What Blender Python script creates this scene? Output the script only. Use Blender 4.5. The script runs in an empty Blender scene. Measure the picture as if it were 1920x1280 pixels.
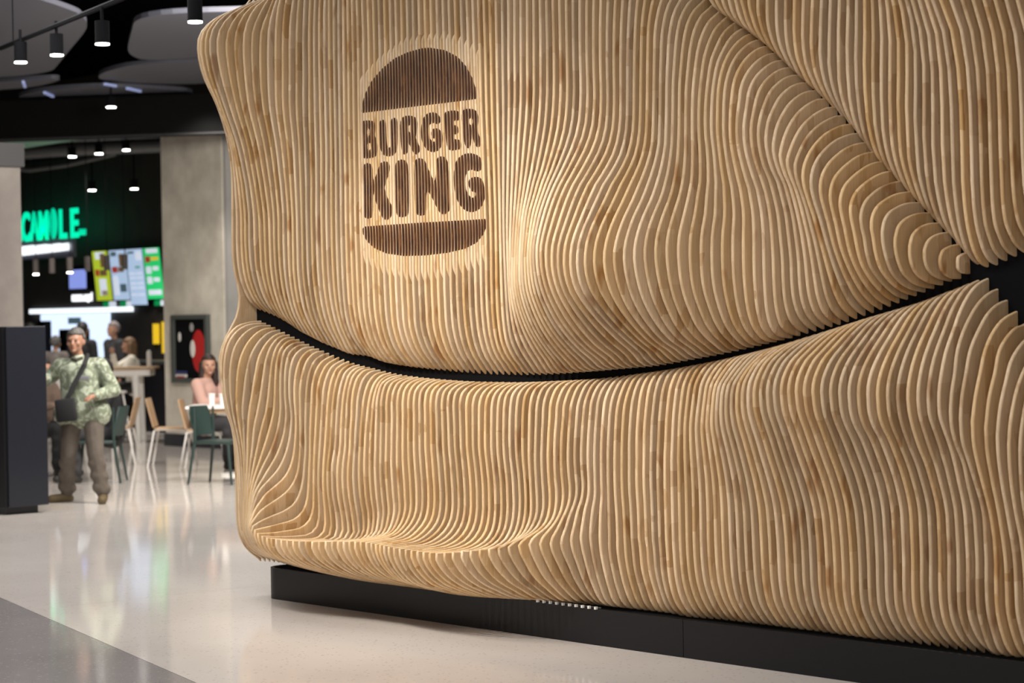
import bpy, bmesh, math, random
import numpy as np
from mathutils import Vector, Matrix
random.seed(7)
S = bpy.context.scene
C0 = S.collection
# ---------------------------------------------------------------- camera, world, lights, exposure
CAM_H = 1.7
ca, sa = 0.757135, 0.653259            # the lens looks along the wall at this angle
FWD0 = Vector((-ca, sa, 0)); RIGHT = Vector((sa, ca, 0)); UPZ = Vector((0, 0, 1))
ph = math.atan(48 / 4300.)
FWD = FWD0 * math.cos(ph) - UPZ * math.sin(ph); UPC = FWD0 * math.sin(ph) + UPZ * math.cos(ph)
roll = 0.017
xc = RIGHT * math.cos(roll) - UPC * math.sin(roll); yc = RIGHT * math.sin(roll) + UPC * math.cos(roll); zc = -FWD
cam_d = bpy.data.cameras.new('camera'); cam = bpy.data.objects.new('camera', cam_d); C0.objects.link(cam)
cam.matrix_world = Matrix(((xc.x, yc.x, zc.x, 0), (xc.y, yc.y, zc.y, 0), (xc.z, yc.z, zc.z, CAM_H), (0, 0, 0, 1)))
cam_d.sensor_width = 22.3; cam_d.lens = 4300 / 1920 * 22.3; cam_d.clip_start = .1; cam_d.clip_end = 200
cam_d.dof.use_dof = True; cam_d.dof.focus_distance = 12.0; cam_d.dof.aperture_fstop = 1.8
S.camera = cam
S.view_settings.view_transform = 'Standard'; S.view_settings.look = 'None'; S.view_settings.gamma = 1.0
S.view_settings.use_curve_mapping = False; S.view_settings.exposure = 0.0
w = bpy.data.worlds.new('world'); S.world = w; w.use_nodes = True
w.node_tree.nodes['Background'].inputs[0].default_value = (1.0, .90, .80, 1)
w.node_tree.nodes['Background'].inputs[1].default_value = .17

def lamp_spot(loc, target, power, angle, radius=.06, col=(1, .90, .77), blend=.9, name='spot_lamp'):
    d = bpy.data.lights.new(name, 'SPOT'); d.energy = power; d.color = col; d.spot_size = math.radians(angle)
    d.spot_blend = blend; d.shadow_soft_size = radius
    o = bpy.data.objects.new(name, d); C0.objects.link(o); o.location = loc
    o.rotation_euler = (Vector(target) - Vector(loc)).to_track_quat('-Z', 'Y').to_euler()
    return o
def lamp_area(loc, target, power, sx, sy, col=(1, .9, .8), name='area_lamp'):
    d = bpy.data.lights.new(name, 'AREA'); d.energy = power; d.color = col; d.shape = 'RECTANGLE'; d.size = sx; d.size_y = sy
    o = bpy.data.objects.new(name, d); C0.objects.link(o); o.location = loc
    o.rotation_euler = (Vector(target) - Vector(loc)).to_track_quat('-Z', 'Y').to_euler()
    return o
lamp_spot((-9.2, 4.9, 4.4), (-9.4, 8.0, 1.15), 600, 54, .05)
lamp_spot((-11.3, 5.2, 4.5), (-10.6, 8.0, .6), 230, 56, .07)
lamp_spot((-6.4, 4.4, 4.5), (-7.2, 8.0, .2), 130, 62, .10)
lamp_area((-8.9, 5.0, 4.3), (-8.9, 5.0, 0), 270, 8, 1.2, (1, .96, .93))  # unseen lamp added to brighten the floor, which bounces light onto the slats
lamp_area((-1.5, 2.0, 2.4), (-8.6, 8.0, .5), 78, 4, 3)  # fill lamp added on the camera side to brighten the slats' right faces
lamp_area((-14.5, 8.0, 4.9), (-14.5, 8.0, 0), 250, 4, 3, (1, .96, .93))
lamp_area((-16.8, 12.3, 4.5), (-25, 16.6, -1.5), 560, 2, 1.4, (1, .93, .84))  # unseen lamp added to brighten the far concrete column from the front
lamp_area((-16.2, 9.2, 4.7), (-17.5, 10.5, 0), 90, 3, 3, (1, .96, .93))

# ---------------------------------------------------------------- materials
def mat(name, base, rough=.6, metal=0, spec=.5, emit=None, estr=0, coat=0):
    m = bpy.data.materials.new(name); m.use_nodes = True; b = m.node_tree.nodes['Principled BSDF']
    b.inputs['Base Color'].default_value = (*base, 1); b.inputs['Roughness'].default_value = rough
    b.inputs['Metallic'].default_value = metal; b.inputs['Specular IOR Level'].default_value = spec
    b.inputs['Coat Weight'].default_value = coat
    if emit: b.inputs['Emission Color'].default_value = (*emit, 1); b.inputs['Emission Strength'].default_value = estr
    return m
def N(nt, t, **k):
    n = nt.nodes.new(t)
    for a, v in k.items():
        if a.startswith('i_'):
            key = a[2:]; key = int(key) if key.isdigit() else key.replace('_', ' ')
            n.inputs[key].default_value = v
        else: setattr(n, a, v)
    return n
def ramp(nt, fac, stops, interp='LINEAR'):
    r = nt.nodes.new('ShaderNodeValToRGB'); r.color_ramp.interpolation = interp
    el = r.color_ramp.elements
    while len(el) < len(stops): el.new(.5)
    for e, (p, c) in zip(el, stops): e.position = p; e.color = (*c, 1) if len(c) == 3 else c
    nt.links.new(fac, r.inputs[0]); return r.outputs[0]
def mix(nt, fac, a, b, mode='MIX'):
    m = nt.nodes.new('ShaderNodeMix'); m.data_type = 'RGBA'; m.blend_type = mode
    for s, v in ((m.inputs[0], fac), (m.inputs[6], a), (m.inputs[7], b)):
        if hasattr(v, 'links') or isinstance(v, bpy.types.NodeSocket): nt.links.new(v, s)
        else: s.default_value = v if isinstance(v, (int, float)) else (*v, 1)
    return m.outputs[2]
def mth(nt, op, a, b=None):
    m = nt.nodes.new('ShaderNodeMath'); m.operation = op
    for s, v in zip(m.inputs, (a, b)):
        if v is None: continue
        if isinstance(v, bpy.types.NodeSocket): nt.links.new(v, s)
        else: s.default_value = v
    return m.outputs[0]
def speckle(name, base, base2, rough, scale=3., bump=0, metal=0):
    m = mat(name, base, rough, metal); nt = m.node_tree; b = nt.nodes['Principled BSDF']
    g = N(nt, 'ShaderNodeNewGeometry'); n = N(nt, 'ShaderNodeTexNoise', i_Scale=scale, i_Detail=6., i_Roughness=.6)
    nt.links.new(g.outputs['Position'], n.inputs['Vector'])
    nt.links.new(ramp(nt, n.outputs[0], [(.35, base), (.65, base2)]), b.inputs['Base Color'])
    if bump:
        bp = N(nt, 'ShaderNodeBump', i_Strength=bump, i_Distance=.01); nt.links.new(n.outputs[0], bp.inputs['Height']); nt.links.new(bp.outputs[0], b.inputs['Normal'])
    return m

def wood_material():
    m = mat('laminated_pine_ply', (.7, .5, .3), .55, spec=.2); nt = m.node_tree; b = nt.nodes['Principled BSDF']; lk = nt.links.new
    g = N(nt, 'ShaderNodeNewGeometry'); oi = N(nt, 'ShaderNodeObjectInfo')
    rnd = mth(nt, 'MULTIPLY', oi.outputs['Random'], 37.)
    sep = N(nt, 'ShaderNodeSeparateXYZ'); lk(g.outputs['Position'], sep.inputs[0])
    def vec(sy, sz, off):
        c = N(nt, 'ShaderNodeCombineXYZ')
        lk(mth(nt, 'ADD', mth(nt, 'MULTIPLY', sep.outputs[0], 1.2), rnd), c.inputs[0])
        lk(mth(nt, 'MULTIPLY', sep.outputs[1], sy), c.inputs[1])
        lk(mth(nt, 'ADD', mth(nt, 'MULTIPLY', sep.outputs[2], sz), mth(nt, 'MULTIPLY', oi.outputs['Random'], off)), c.inputs[2])
        return c.outputs[0]
    # lamellas glued side by side: every block has a tone of its own
    vo = N(nt, 'ShaderNodeTexVoronoi', feature='F1', distance='CHEBYCHEV'); vo.inputs['Scale'].default_value = 1.
    lk(vec(14., 5., 91.), vo.inputs['Vector'])
    sc = N(nt, 'ShaderNodeSeparateColor'); lk(vo.outputs['Color'], sc.inputs[0])
    tone = ramp(nt, sc.outputs[0], [(0., (.71, .54, .345)), (.6, (.68, .51, .315)), (.88, (.62, .445, .26)), (1., (.53, .35, .18))])
    # grain along the slat
    n1 = N(nt, 'ShaderNodeTexNoise', i_Scale=1., i_Detail=3.); lk(vec(160., 6., 13.), n1.inputs['Vector'])
    grain = ramp(nt, n1.outputs[0], [(.3, (.90, .86, .80)), (.7, (1.04, 1.03, 1.02))])
    col = mix(nt, 1., tone, grain, 'MULTIPLY')
    # brown heartwood streaks and knots
    n2 = N(nt, 'ShaderNodeTexNoise', i_Scale=1., i_Detail=2., i_Roughness=.45); lk(vec(11., 4.2, 57.), n2.inputs['Vector'])
    st = ramp(nt, n2.outputs[0], [(.63, (0, 0, 0)), (.73, (1, 1, 1))])
    sv = N(nt, 'ShaderNodeSeparateColor'); lk(st, sv.inputs[0])
    col = mix(nt, mth(nt, 'MULTIPLY', sv.outputs[0], .75), col, (.40, .20, .075))
    # slat to slat tone
    hs = N(nt, 'ShaderNodeHueSaturation'); lk(col, hs.inputs['Color'])
    lk(mth(nt, 'ADD', mth(nt, 'MULTIPLY', oi.outputs['Random'], .20), .88), hs.inputs['Value'])
    r2 = mth(nt, 'FRACT', mth(nt, 'MULTIPLY', oi.outputs['Random'], 7.31))
    lk(mth(nt, 'ADD', mth(nt, 'MULTIPLY', r2, .26), .84), hs.inputs['Saturation'])
    col = hs.outputs[0]
    # printed emblem, stained dark into the front edges
    at = N(nt, 'ShaderNodeAttribute', attribute_name='stain')
    mr = N(nt, 'ShaderNodeMapRange'); lk(at.outputs['Fac'], mr.inputs[0]); mr.inputs[1].default_value = 0.0; mr.inputs[2].default_value = .0016
    n3 = N(nt, 'ShaderNodeTexNoise', i_Scale=1., i_Detail=3.); lk(vec(60., 9., 3.), n3.inputs['Vector'])
    dark = ramp(nt, n3.outputs[0], [(.35, (.030, .009, .004)), (.62, (.075, .027, .010)), (.75, (.14, .058, .022))])
    lk(mix(nt, mr.outputs[0], col, dark), b.inputs['Base Color'])
    return m
WOOD = wood_material()

def floor_material(name, base, base2, chip, chip2, cs, rough):
    m = mat(name, base, rough, spec=.5); nt = m.node_tree; b = nt.nodes['Principled BSDF']; lk = nt.links.new
    g = N(nt, 'ShaderNodeNewGeometry')
    n = N(nt, 'ShaderNodeTexNoise', i_Scale=.9, i_Detail=5.); lk(g.outputs['Position'], n.inputs['Vector'])
    c = ramp(nt, n.outputs[0], [(.35, base), (.65, base2)])
    for sc, col, th in ((cs, chip, .24), (cs * 1.9, chip2, .20)):
        v = N(nt, 'ShaderNodeTexVoronoi', feature='F1'); v.inputs['Scale'].default_value = sc; lk(g.outputs['Position'], v.inputs['Vector'])
        s2 = N(nt, 'ShaderNodeSeparateColor'); lk(v.outputs['Color'], s2.inputs[0])
        on = mth(nt, 'MULTIPLY', mth(nt, 'LESS_THAN', v.outputs['Distance'], th), mth(nt, 'GREATER_THAN', s2.outputs[0], .62))
        c = mix(nt, mth(nt, 'MULTIPLY', on, .55), c, col)
    lk(c, b.inputs['Base Color'])
    return m
FLOOR = floor_material('polished_beige_terrazzo', (.66, .61, .575), (.72, .67, .63), (.42, .36, .33), (.80, .75, .70), 34, .075)
FLOOR_D = floor_material('polished_grey_terrazzo', (.30, .28, .275), (.35, .325, .32), (.55, .52, .49), (.15, .14, .14), 30, .09)
BLACK = mat('black_laminate', (.007, .007, .009), .35, spec=.3)
BLACKM = mat('matt_black', (.004, .004, .005), .9, spec=.1)
SLATE = mat('dark_slate_laminate', (.014, .016, .023), .22)
CONC = speckle('raw_concrete', (.52, .485, .41), (.74, .70, .61), .8, 2.0, .15)
CONC2 = speckle('smooth_grey_render', (.34, .335, .325), (.42, .41, .40), .75, 1.2)
WHITEM = mat('white_powder_coat', (.80, .78, .75), .4)
OAK = speckle('oak_veneer', (.46, .30, .17), (.56, .385, .23), .5, 9)
GREENP = mat('dark_green_plastic', (.022, .042, .038), .45)
PANEL = mat('painted_ceiling_panel', (.07, .073, .095), .6)
GREYM = mat('dark_grey_metal', (.05, .055, .055), .45, .2)
GLOWW = mat('lamp_glow', (1, 1, 1), .5, emit=(1., .96, .9), estr=14)

# ---------------------------------------------------------------- helpers
LOCAL = [False]      # False: shapes come in world metres; True: in their thing's own frame
def local_mat(o):
    m = Matrix.LocRotScale(o.location, o.rotation_euler, o.scale)
    return (local_mat(o.parent) @ o.matrix_parent_inverse @ m) if o.parent else m
def link(name, me, m=None, parent=None):
    o = bpy.data.objects.new(name, me); C0.objects.link(o)
    for mm in (m if isinstance(m, (list, tuple)) else [m] if m else []): me.materials.append(mm)
    if parent is not None:
        o.parent = parent
        if not LOCAL[0]: o.matrix_parent_inverse = local_mat(parent).inverted()
    return o
def tag(o, label=None, category=None, group=None, kind=None):
    for k, v in (('label', label), ('category', category), ('group', group), ('kind', kind)):
        if v: o[k] = v
    return o
def empty(name, loc, rz=0, **k):
    o = bpy.data.objects.new(name, None); C0.objects.link(o); o.location = loc; o.rotation_euler = (0, 0, rz)
    o.empty_display_size = .1
    tag(o, **k); return o
class MB:
    """collects shapes in one bmesh; M places them"""
    def __init__(s, M=None): s.bm = bmesh.new(); s.M = M or Matrix()
    def box(s, lo, hi, bev=0, R=None):
        lo, hi = Vector(lo), Vector(hi); c = (lo + hi) / 2; d = hi - lo
        r = bmesh.ops.create_cube(s.bm, size=1)
        vs = r['verts']; mt = s.M @ Matrix.Translation(c) @ (R or Matrix()) @ Matrix.Diagonal((d.x, d.y, d.z, 1))
        bmesh.ops.transform(s.bm, matrix=mt, verts=vs)
        if bev:
            es = {e for v in vs for e in v.link_edges}
            bmesh.ops.bevel(s.bm, geom=list(es), offset=bev, segments=2, affect='EDGES', profile=.5)
        return s
    def tube(s, pts, r, n=10, closed=False, cap=True):
        pts = [Vector(p) for p in pts]; rs = r if isinstance(r, (list, tuple)) else [r] * len(pts)
        rings = []; up = Vector((.13, .21, .97)).normalized(); k_n = len(pts)
        for k, p in enumerate(pts):
            if closed: t = pts[(k + 1) % k_n] - pts[k - 1]
            else: t = pts[min(k + 1, k_n - 1)] - pts[max(k - 1, 0)]
            t = t.normalized() if t.length > 1e-9 else Vector((0, 0, 1))
            a = t.cross(up)
            if a.length < .05: a = t.cross(Vector((1, 0, 0)))
            a.normalize(); b_ = t.cross(a)
            rings.append([s.bm.verts.new(s.M @ (p + (a * math.cos(q) + b_ * math.sin(q)) * rs[k])) for q in [2 * math.pi * j / n for j in range(n)]])
        m = k_n if closed else k_n - 1
        for k in range(m):
            A_, B_ = rings[k], rings[(k + 1) % k_n]
            for j in range(n): s.bm.faces.new((A_[j], A_[(j + 1) % n], B_[(j + 1) % n], B_[j]))
        if cap and not closed: s.bm.faces.new(rings[0][::-1]); s.bm.faces.new(rings[-1])
        return s
    def cyl(s, p, r, h, n=20): return s.tube([p, (p[0], p[1], p[2] + h)], r, n)
    def lathe(s, prof, c=(0, 0, 0), n=20):
        rings = [[s.bm.verts.new(s.M @ Vector((c[0] + r * math.cos(2 * math.pi * j / n), c[1] + r * math.sin(2 * math.pi * j / n), c[2] + z))) for j in range(n)] for r, z in prof]
        for A_, B_ in zip(rings, rings[1:]):
            for j in range(n): s.bm.faces.new((A_[j], A_[(j + 1) % n], B_[(j + 1) % n], B_[j]))
        s.bm.faces.new(rings[0][::-1]); s.bm.faces.new(rings[-1]); return s
    def prism(s, poly, z0, z1):
        a = [s.bm.verts.new(s.M @ Vector((x, y, z0))) for x, y in poly]; b_ = [s.bm.verts.new(s.M @ Vector((x, y, z1))) for x, y in poly]
        s.bm.faces.new(a[::-1]); s.bm.faces.new(b_); n = len(poly)
        for j in range(n): s.bm.faces.new((a[j], a[(j + 1) % n], b_[(j + 1) % n], b_[j]))
        return s
    def ball(s, c, r, sc=(1, 1, 1), seg=16, ring=10):
        q = bmesh.ops.create_uvsphere(s.bm, u_segments=seg, v_segments=ring, radius=r)
        bmesh.ops.transform(s.bm, matrix=s.M @ Matrix.Translation(c) @ Matrix.Diagonal((*sc, 1)), verts=q['verts']); return s
    def build(s, name, m, parent=None, smooth=False, origin=None):
        bmesh.ops.recalc_face_normals(s.bm, faces=s.bm.faces)
        me = bpy.data.meshes.new(name); 
        if origin is not None: bmesh.ops.translate(s.bm, verts=s.bm.verts, vec=-Vector(origin))
        s.bm.to_mesh(me); s.bm.free()
        if smooth:
            me.polygons.foreach_set('use_smooth', [True] * len(me.polygons))
        o = link(name, me, m, parent)
        if origin is not None: o.location = origin
        if smooth:
            me.set_sharp_from_angle(angle=math.radians(40))
        return o
def copy_tree(o, parent=None):
    c = o.copy(); C0.objects.link(c); c.parent = parent
    for ch in list(o.children): copy_tree(ch, c)
    return c
PROF = {
 'A': {
  2: [[[.0,1.928],[.015,1.94],[.051,1.937],[.077,1.923],[.082,1.898]],[[.082,1.898],[.078,1.872],[.057,1.856],[.029,1.85],[.0,1.849]]],
  3: [[[.0,1.981],[.02,1.981],[.083,1.97],[.12,1.953],[.137,1.928]],[[.137,1.928],[.14,1.902],[.13,1.869],[.098,1.844],[.058,1.831],[.0,1.828]]],
  4: [[[.0,2.037],[.019,2.037],[.083,2.03],[.135,2.013],[.164,1.991],[.182,1.958]],[[.182,1.958],[.183,1.929],[.173,1.889],[.139,1.853],[.088,1.832],[.024,1.821],[.0,1.818]]],
  5: [[[.0,2.081],[.031,2.081],[.101,2.074],[.159,2.055],[.2,2.025],[.22,1.981]],[[.22,1.981],[.222,1.949],[.213,1.902],[.18,1.854],[.124,1.824],[.055,1.808],[.0,1.802]]],
  7: [[[.0,2.176],[.033,2.176],[.104,2.172],[.177,2.154],[.236,2.127],[.269,2.092],[.285,2.04]],[[.285,2.04],[.282,1.999],[.272,1.958],[.255,1.914],[.224,1.862],[.174,1.82],[.1,1.789],[.0,1.773]]],
  9: [[[.0,2.276],[.013,2.277],[.084,2.269],[.157,2.25],[.227,2.217],[.278,2.179],[.304,2.135],[.309,2.105],[.303,2.061]],[[.303,2.061],[.292,2.032],[.276,1.959],[.251,1.895],[.201,1.841],[.139,1.795],[.066,1.758],[.0,1.742]]],
  11: [[[.0,2.369],[.043,2.37],[.111,2.359],[.179,2.332],[.249,2.293],[.3,2.252],[.327,2.201],[.331,2.175],[.321,2.121],[.305,2.074]],[[.305,2.074],[.295,2.036],[.275,1.969],[.247,1.913],[.202,1.85],[.148,1.794],[.08,1.744],[.0,1.712]]],
  14: [[[.0,2.51],[.048,2.508],[.116,2.494],[.185,2.47],[.254,2.429],[.311,2.379],[.343,2.326],[.352,2.287],[.348,2.235],[.328,2.183],[.294,2.109]],[[.294,2.109],[.268,2.042],[.226,1.941],[.181,1.849],[.139,1.779],[.089,1.722],[.042,1.69],[.0,1.672]]],
  17: [[[.0,2.641],[.058,2.638],[.113,2.62],[.184,2.585],[.242,2.542],[.283,2.496],[.317,2.442],[.343,2.38],[.326,2.32],[.292,2.261],[.258,2.181]],[[.258,2.181],[.234,2.109],[.214,2.048],[.188,1.941],[.171,1.85],[.146,1.75],[.107,1.686],[.062,1.653],[.0,1.632]]],
  20: [[[.0,2.763],[.049,2.766],[.108,2.756],[.174,2.726],[.23,2.683],[.261,2.643],[.297,2.587],[.316,2.53],[.321,2.478],[.311,2.426],[.284,2.355],[.246,2.298],[.219,2.226]],[[.219,2.226],[.195,2.152],[.179,2.054],[.163,1.938],[.16,1.841],[.146,1.745],[.112,1.675],[.057,1.627],[.0,1.603]]],
  23: [[[.0,2.884],[.04,2.885],[.118,2.865],[.175,2.833],[.232,2.785],[.267,2.731],[.286,2.654],[.305,2.576],[.308,2.525],[.298,2.452],[.265,2.36],[.222,2.268]],[[.222,2.268],[.196,2.159],[.187,2.06],[.186,1.965],[.182,1.81],[.167,1.69],[.146,1.632],[.107,1.591],[.048,1.574],[.0,1.571]]],
  26: [[[.0,2.993],[.01,2.996],[.068,2.989],[.127,2.961],[.183,2.918],[.232,2.856],[.266,2.777],[.28,2.697],[.284,2.628],[.286,2.54],[.274,2.447],[.254,2.353],[.237,2.291]],[[.237,2.291],[.224,2.165],[.234,2.065],[.237,1.989],[.227,1.813],[.197,1.692],[.169,1.636],[.122,1.585],[.079,1.556],[.035,1.546],[.0,1.544]]],
  29: [[[.0,3.095],[.011,3.099],[.063,3.08],[.123,3.036],[.168,2.973],[.206,2.904],[.23,2.812],[.251,2.679],[.254,2.552],[.243,2.461],[.24,2.383],[.241,2.323]],[[.241,2.323],[.254,2.243],[.264,2.172],[.29,2.07],[.297,1.968],[.282,1.816],[.237,1.707],[.206,1.651],[.156,1.594],[.098,1.551],[.044,1.523],[.0,1.518]]],
  33: [[[.0,3.257],[.004,3.261],[.039,3.225],[.106,3.179],[.162,3.102],[.19,3.013],[.207,2.911],[.222,2.8],[.227,2.696],[.233,2.567],[.242,2.464],[.263,2.361],[.275,2.322]],[[.275,2.322],[.294,2.27],[.344,2.179],[.38,2.102],[.4,2.025],[.402,1.974],[.392,1.898],[.352,1.77],[.307,1.69],[.254,1.62],[.186,1.567],[.114,1.529],[.051,1.493],[.0,1.487]]],
  37: [[[.0,3.391],[.034,3.388],[.057,3.38],[.073,3.368],[.083,3.35],[.087,3.324],[.138,3.241],[.18,3.115],[.194,2.949],[.204,2.713],[.209,2.632],[.222,2.517],[.261,2.418],[.31,2.332]],[[.31,2.332],[.366,2.24],[.403,2.187],[.447,2.109],[.477,2.032],[.486,1.985],[.483,1.929],[.454,1.825],[.428,1.774],[.392,1.722],[.311,1.638],[.2,1.554],[.113,1.508],[.051,1.467],[.0,1.46]]],
  41: [[[.0,3.539],[.057,3.531],[.095,3.508],[.123,3.471],[.14,3.419],[.146,3.343],[.159,3.262],[.178,3.075],[.186,2.889],[.191,2.73],[.199,2.624],[.238,2.5],[.295,2.417],[.361,2.341]],[[.361,2.341],[.454,2.195],[.502,2.116],[.535,2.038],[.543,1.991],[.545,1.934],[.515,1.83],[.436,1.735],[.341,1.653],[.23,1.571],[.129,1.505],[.058,1.445],[.0,1.435]]],
  46: [[[.0,3.723],[.065,3.709],[.109,3.668],[.141,3.601],[.161,3.509],[.167,3.371],[.173,3.29],[.182,3.02],[.183,2.75],[.194,2.666],[.229,2.572],[.29,2.477],[.381,2.355]],[[.381,2.355],[.416,2.299],[.461,2.207],[.495,2.126],[.522,2.047],[.526,1.999],[.524,1.941],[.495,1.835],[.433,1.728],[.349,1.628],[.242,1.537],[.14,1.476],[.063,1.426],[.0,1.418]]],
  52: [[[.0,3.945],[.071,3.924],[.118,3.861],[.152,3.758],[.173,3.617],[.181,3.406],[.182,3.324],[.181,3.049],[.191,2.774],[.208,2.663],[.24,2.553],[.279,2.442],[.31,2.373]],[[.31,2.373],[.326,2.331],[.368,2.221],[.389,2.112],[.402,2.009],[.403,1.949],[.395,1.84],[.354,1.731],[.294,1.629],[.208,1.531],[.124,1.458],[.056,1.407],[.0,1.399]]],
  57: [[[.0,4.129],[.071,4.102],[.119,4.021],[.153,3.889],[.174,3.707],[.181,3.436],[.183,3.352],[.189,3.073],[.196,2.794],[.214,2.626],[.229,2.458],[.236,2.388]],[[.236,2.388],[.253,2.235],[.269,2.017],[.272,1.845],[.249,1.733],[.207,1.629],[.146,1.53],[.081,1.45],[.036,1.395],[.0,1.386]]],
  60: [[[.0,4.24],[.072,4.209],[.12,4.118],[.155,3.968],[.176,3.761],[.183,3.454],[.183,3.37],[.186,3.088],[.187,2.806],[.196,2.397]],[[.196,2.397],[.199,2.242],[.197,2.022],[.191,1.847],[.18,1.678],[.16,1.573],[.117,1.493],[.051,1.42],[.023,1.387],[.0,1.382]]],
  62: [[[.0,4.3],[.111,4.3],[.185,4.28],[.185,3.883],[.185,3.466],[.185,3.381],[.182,3.098],[.181,2.814],[.172,2.403]],[[.172,2.403],[.169,2.247],[.169,2.026],[.17,1.849],[.162,1.679],[.142,1.564],[.103,1.484],[.044,1.422],[.02,1.387],[.0,1.381]]],
  66: [[[.0,4.3],[.106,4.3],[.177,4.28],[.177,3.895],[.177,3.491],[.176,3.405],[.171,3.118],[.166,2.831],[.157,2.415]],[[.157,2.415],[.153,2.256],[.15,2.032],[.149,1.853],[.143,1.695],[.123,1.573],[.087,1.483],[.036,1.418],[.016,1.387],[.0,1.382]]],
  77: [[[.0,4.3],[.117,4.3],[.194,4.28],[.194,3.928],[.194,3.556],[.193,3.467],[.192,3.171],[.191,2.874],[.185,2.444]],[[.185,2.444],[.185,2.281],[.183,2.049],[.183,1.865],[.178,1.752],[.173,1.659],[.144,1.565],[.115,1.509],[.059,1.445],[.027,1.41],[.0,1.405]]],
  85: [[[.0,4.3],[.12,4.3],[.2,4.28],[.2,3.952],[.2,3.603],[.199,3.512],[.196,3.276],[.199,2.906],[.199,2.465]],[[.199,2.465],[.201,2.298],[.197,2.061],[.191,1.873],[.185,1.751],[.168,1.653],[.135,1.561],[.083,1.487],[.037,1.445],[.0,1.439]]],
  89: [[[.0,4.3],[.106,4.3],[.176,4.28],[.176,3.965],[.176,3.629],[.179,3.537],[.184,3.297],[.186,2.922],[.187,2.477]],[[.187,2.477],[.189,2.307],[.188,2.068],[.182,1.877],[.175,1.784],[.158,1.686],[.118,1.592],[.069,1.529],[.031,1.485],[.0,1.478]]],
  92: [[[.0,3.94],[.06,3.9],[.132,3.791],[.154,3.649],[.167,3.555],[.177,3.313],[.177,2.935],[.176,2.625],[.18,2.485]],[[.18,2.485],[.183,2.314],[.183,2.159],[.176,1.942],[.17,1.864],[.153,1.761],[.121,1.655],[.073,1.561],[.033,1.498],[.0,1.487]]],
  95: [[[.0,3.882],[.083,3.836],[.135,3.747],[.156,3.651],[.163,3.573],[.177,3.328],[.179,3.134],[.183,2.946],[.179,2.634],[.178,2.493]],[[.178,2.493],[.182,2.321],[.181,2.165],[.175,1.945],[.165,1.858],[.141,1.741],[.1,1.64],[.051,1.57],[.023,1.526],[.0,1.519]]],
  98: [[[.0,3.807],[.073,3.777],[.132,3.719],[.161,3.647],[.177,3.589],[.199,3.468],[.208,3.341],[.212,3.177],[.216,2.957],[.196,2.737],[.186,2.501]],[[.186,2.501],[.18,2.328],[.179,2.138],[.175,1.949],[.162,1.854],[.137,1.75],[.1,1.673],[.054,1.609],[.024,1.564],[.0,1.557]]],
  100: [[[.0,3.772],[.092,3.747],[.151,3.682],[.199,3.599],[.229,3.476],[.239,3.349],[.243,3.185],[.242,2.964],[.21,2.744],[.185,2.507]],[[.185,2.507],[.173,2.332],[.173,2.142],[.169,1.983],[.156,1.872],[.131,1.77],[.098,1.696],[.052,1.632],[.024,1.595],[.0,1.589]]],
  102: [[[.0,3.739],[.099,3.714],[.151,3.665],[.179,3.612],[.228,3.513],[.268,3.431],[.278,3.357],[.283,3.192],[.268,2.971],[.221,2.75],[.188,2.512]],[[.188,2.512],[.173,2.337],[.173,2.145],[.165,1.986],[.144,1.858],[.119,1.778],[.085,1.707],[.047,1.661],[.021,1.624],[.0,1.618]]],
  104: [[[.0,3.706],[.077,3.676],[.183,3.617],[.238,3.574],[.294,3.494],[.322,3.422],[.332,3.341],[.327,3.199],[.301,2.977],[.241,2.756],[.196,2.517]],[[.196,2.517],[.173,2.341],[.169,2.149],[.161,1.988],[.14,1.876],[.111,1.795],[.073,1.724],[.038,1.688],[.017,1.662],[.0,1.658]]],
  106: [[[.0,3.692],[.059,3.67],[.169,3.62],[.275,3.557],[.345,3.478],[.381,3.402],[.387,3.332],[.374,3.205],[.323,2.984],[.25,2.763],[.201,2.523]],[[.201,2.523],[.176,2.346],[.17,2.152],[.162,2.007],[.14,1.91],[.111,1.829],[.073,1.764],[.034,1.724],[.015,1.698],[.0,1.694]]],
  108: [[[.0,3.684],[.041,3.667],[.167,3.621],[.304,3.556],[.382,3.493],[.425,3.429],[.438,3.345],[.418,3.212],[.34,2.991],[.255,2.769],[.199,2.528]],[[.199,2.528],[.18,2.35],[.18,2.156],[.164,1.993],[.142,1.912],[.112,1.844],[.074,1.791],[.031,1.748],[.014,1.728],[.0,1.725]]],
  110: [[[.0,3.68],[.011,3.666],[.123,3.62],[.246,3.575],[.334,3.53],[.397,3.474],[.429,3.414],[.438,3.342],[.418,3.221],[.315,3.0],[.223,2.777],[.186,2.534]],[[.186,2.534],[.17,2.355],[.17,2.159],[.161,2.029],[.14,1.931],[.11,1.865],[.072,1.806],[.029,1.772],[.013,1.752],[.0,1.749]]],
  112: [[[.0,3.688],[.004,3.676],[.055,3.633],[.179,3.588],[.303,3.52],[.35,3.481],[.382,3.433],[.393,3.369],[.369,3.223],[.26,3.011],[.192,2.818],[.164,2.606],[.163,2.54]],[[.163,2.54],[.165,2.359],[.167,2.103],[.157,2.002],[.136,1.923],[.109,1.86],[.079,1.817],[.04,1.787],[.018,1.775],[.0,1.773]]],
 },
 'B': {
  -7: [[[.0,4.3],[.176,4.3],[.252,4.27],[.252,3.684],[.252,3.067],[.232,2.98],[.19,2.894],[.163,2.807],[.151,2.718],[.145,2.629],[.14,2.54],[.134,2.317],[.126,2.216]],[[.126,2.216],[.098,2.138],[.063,2.072],[.008,2.016],[.0,1.977]]],
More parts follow.
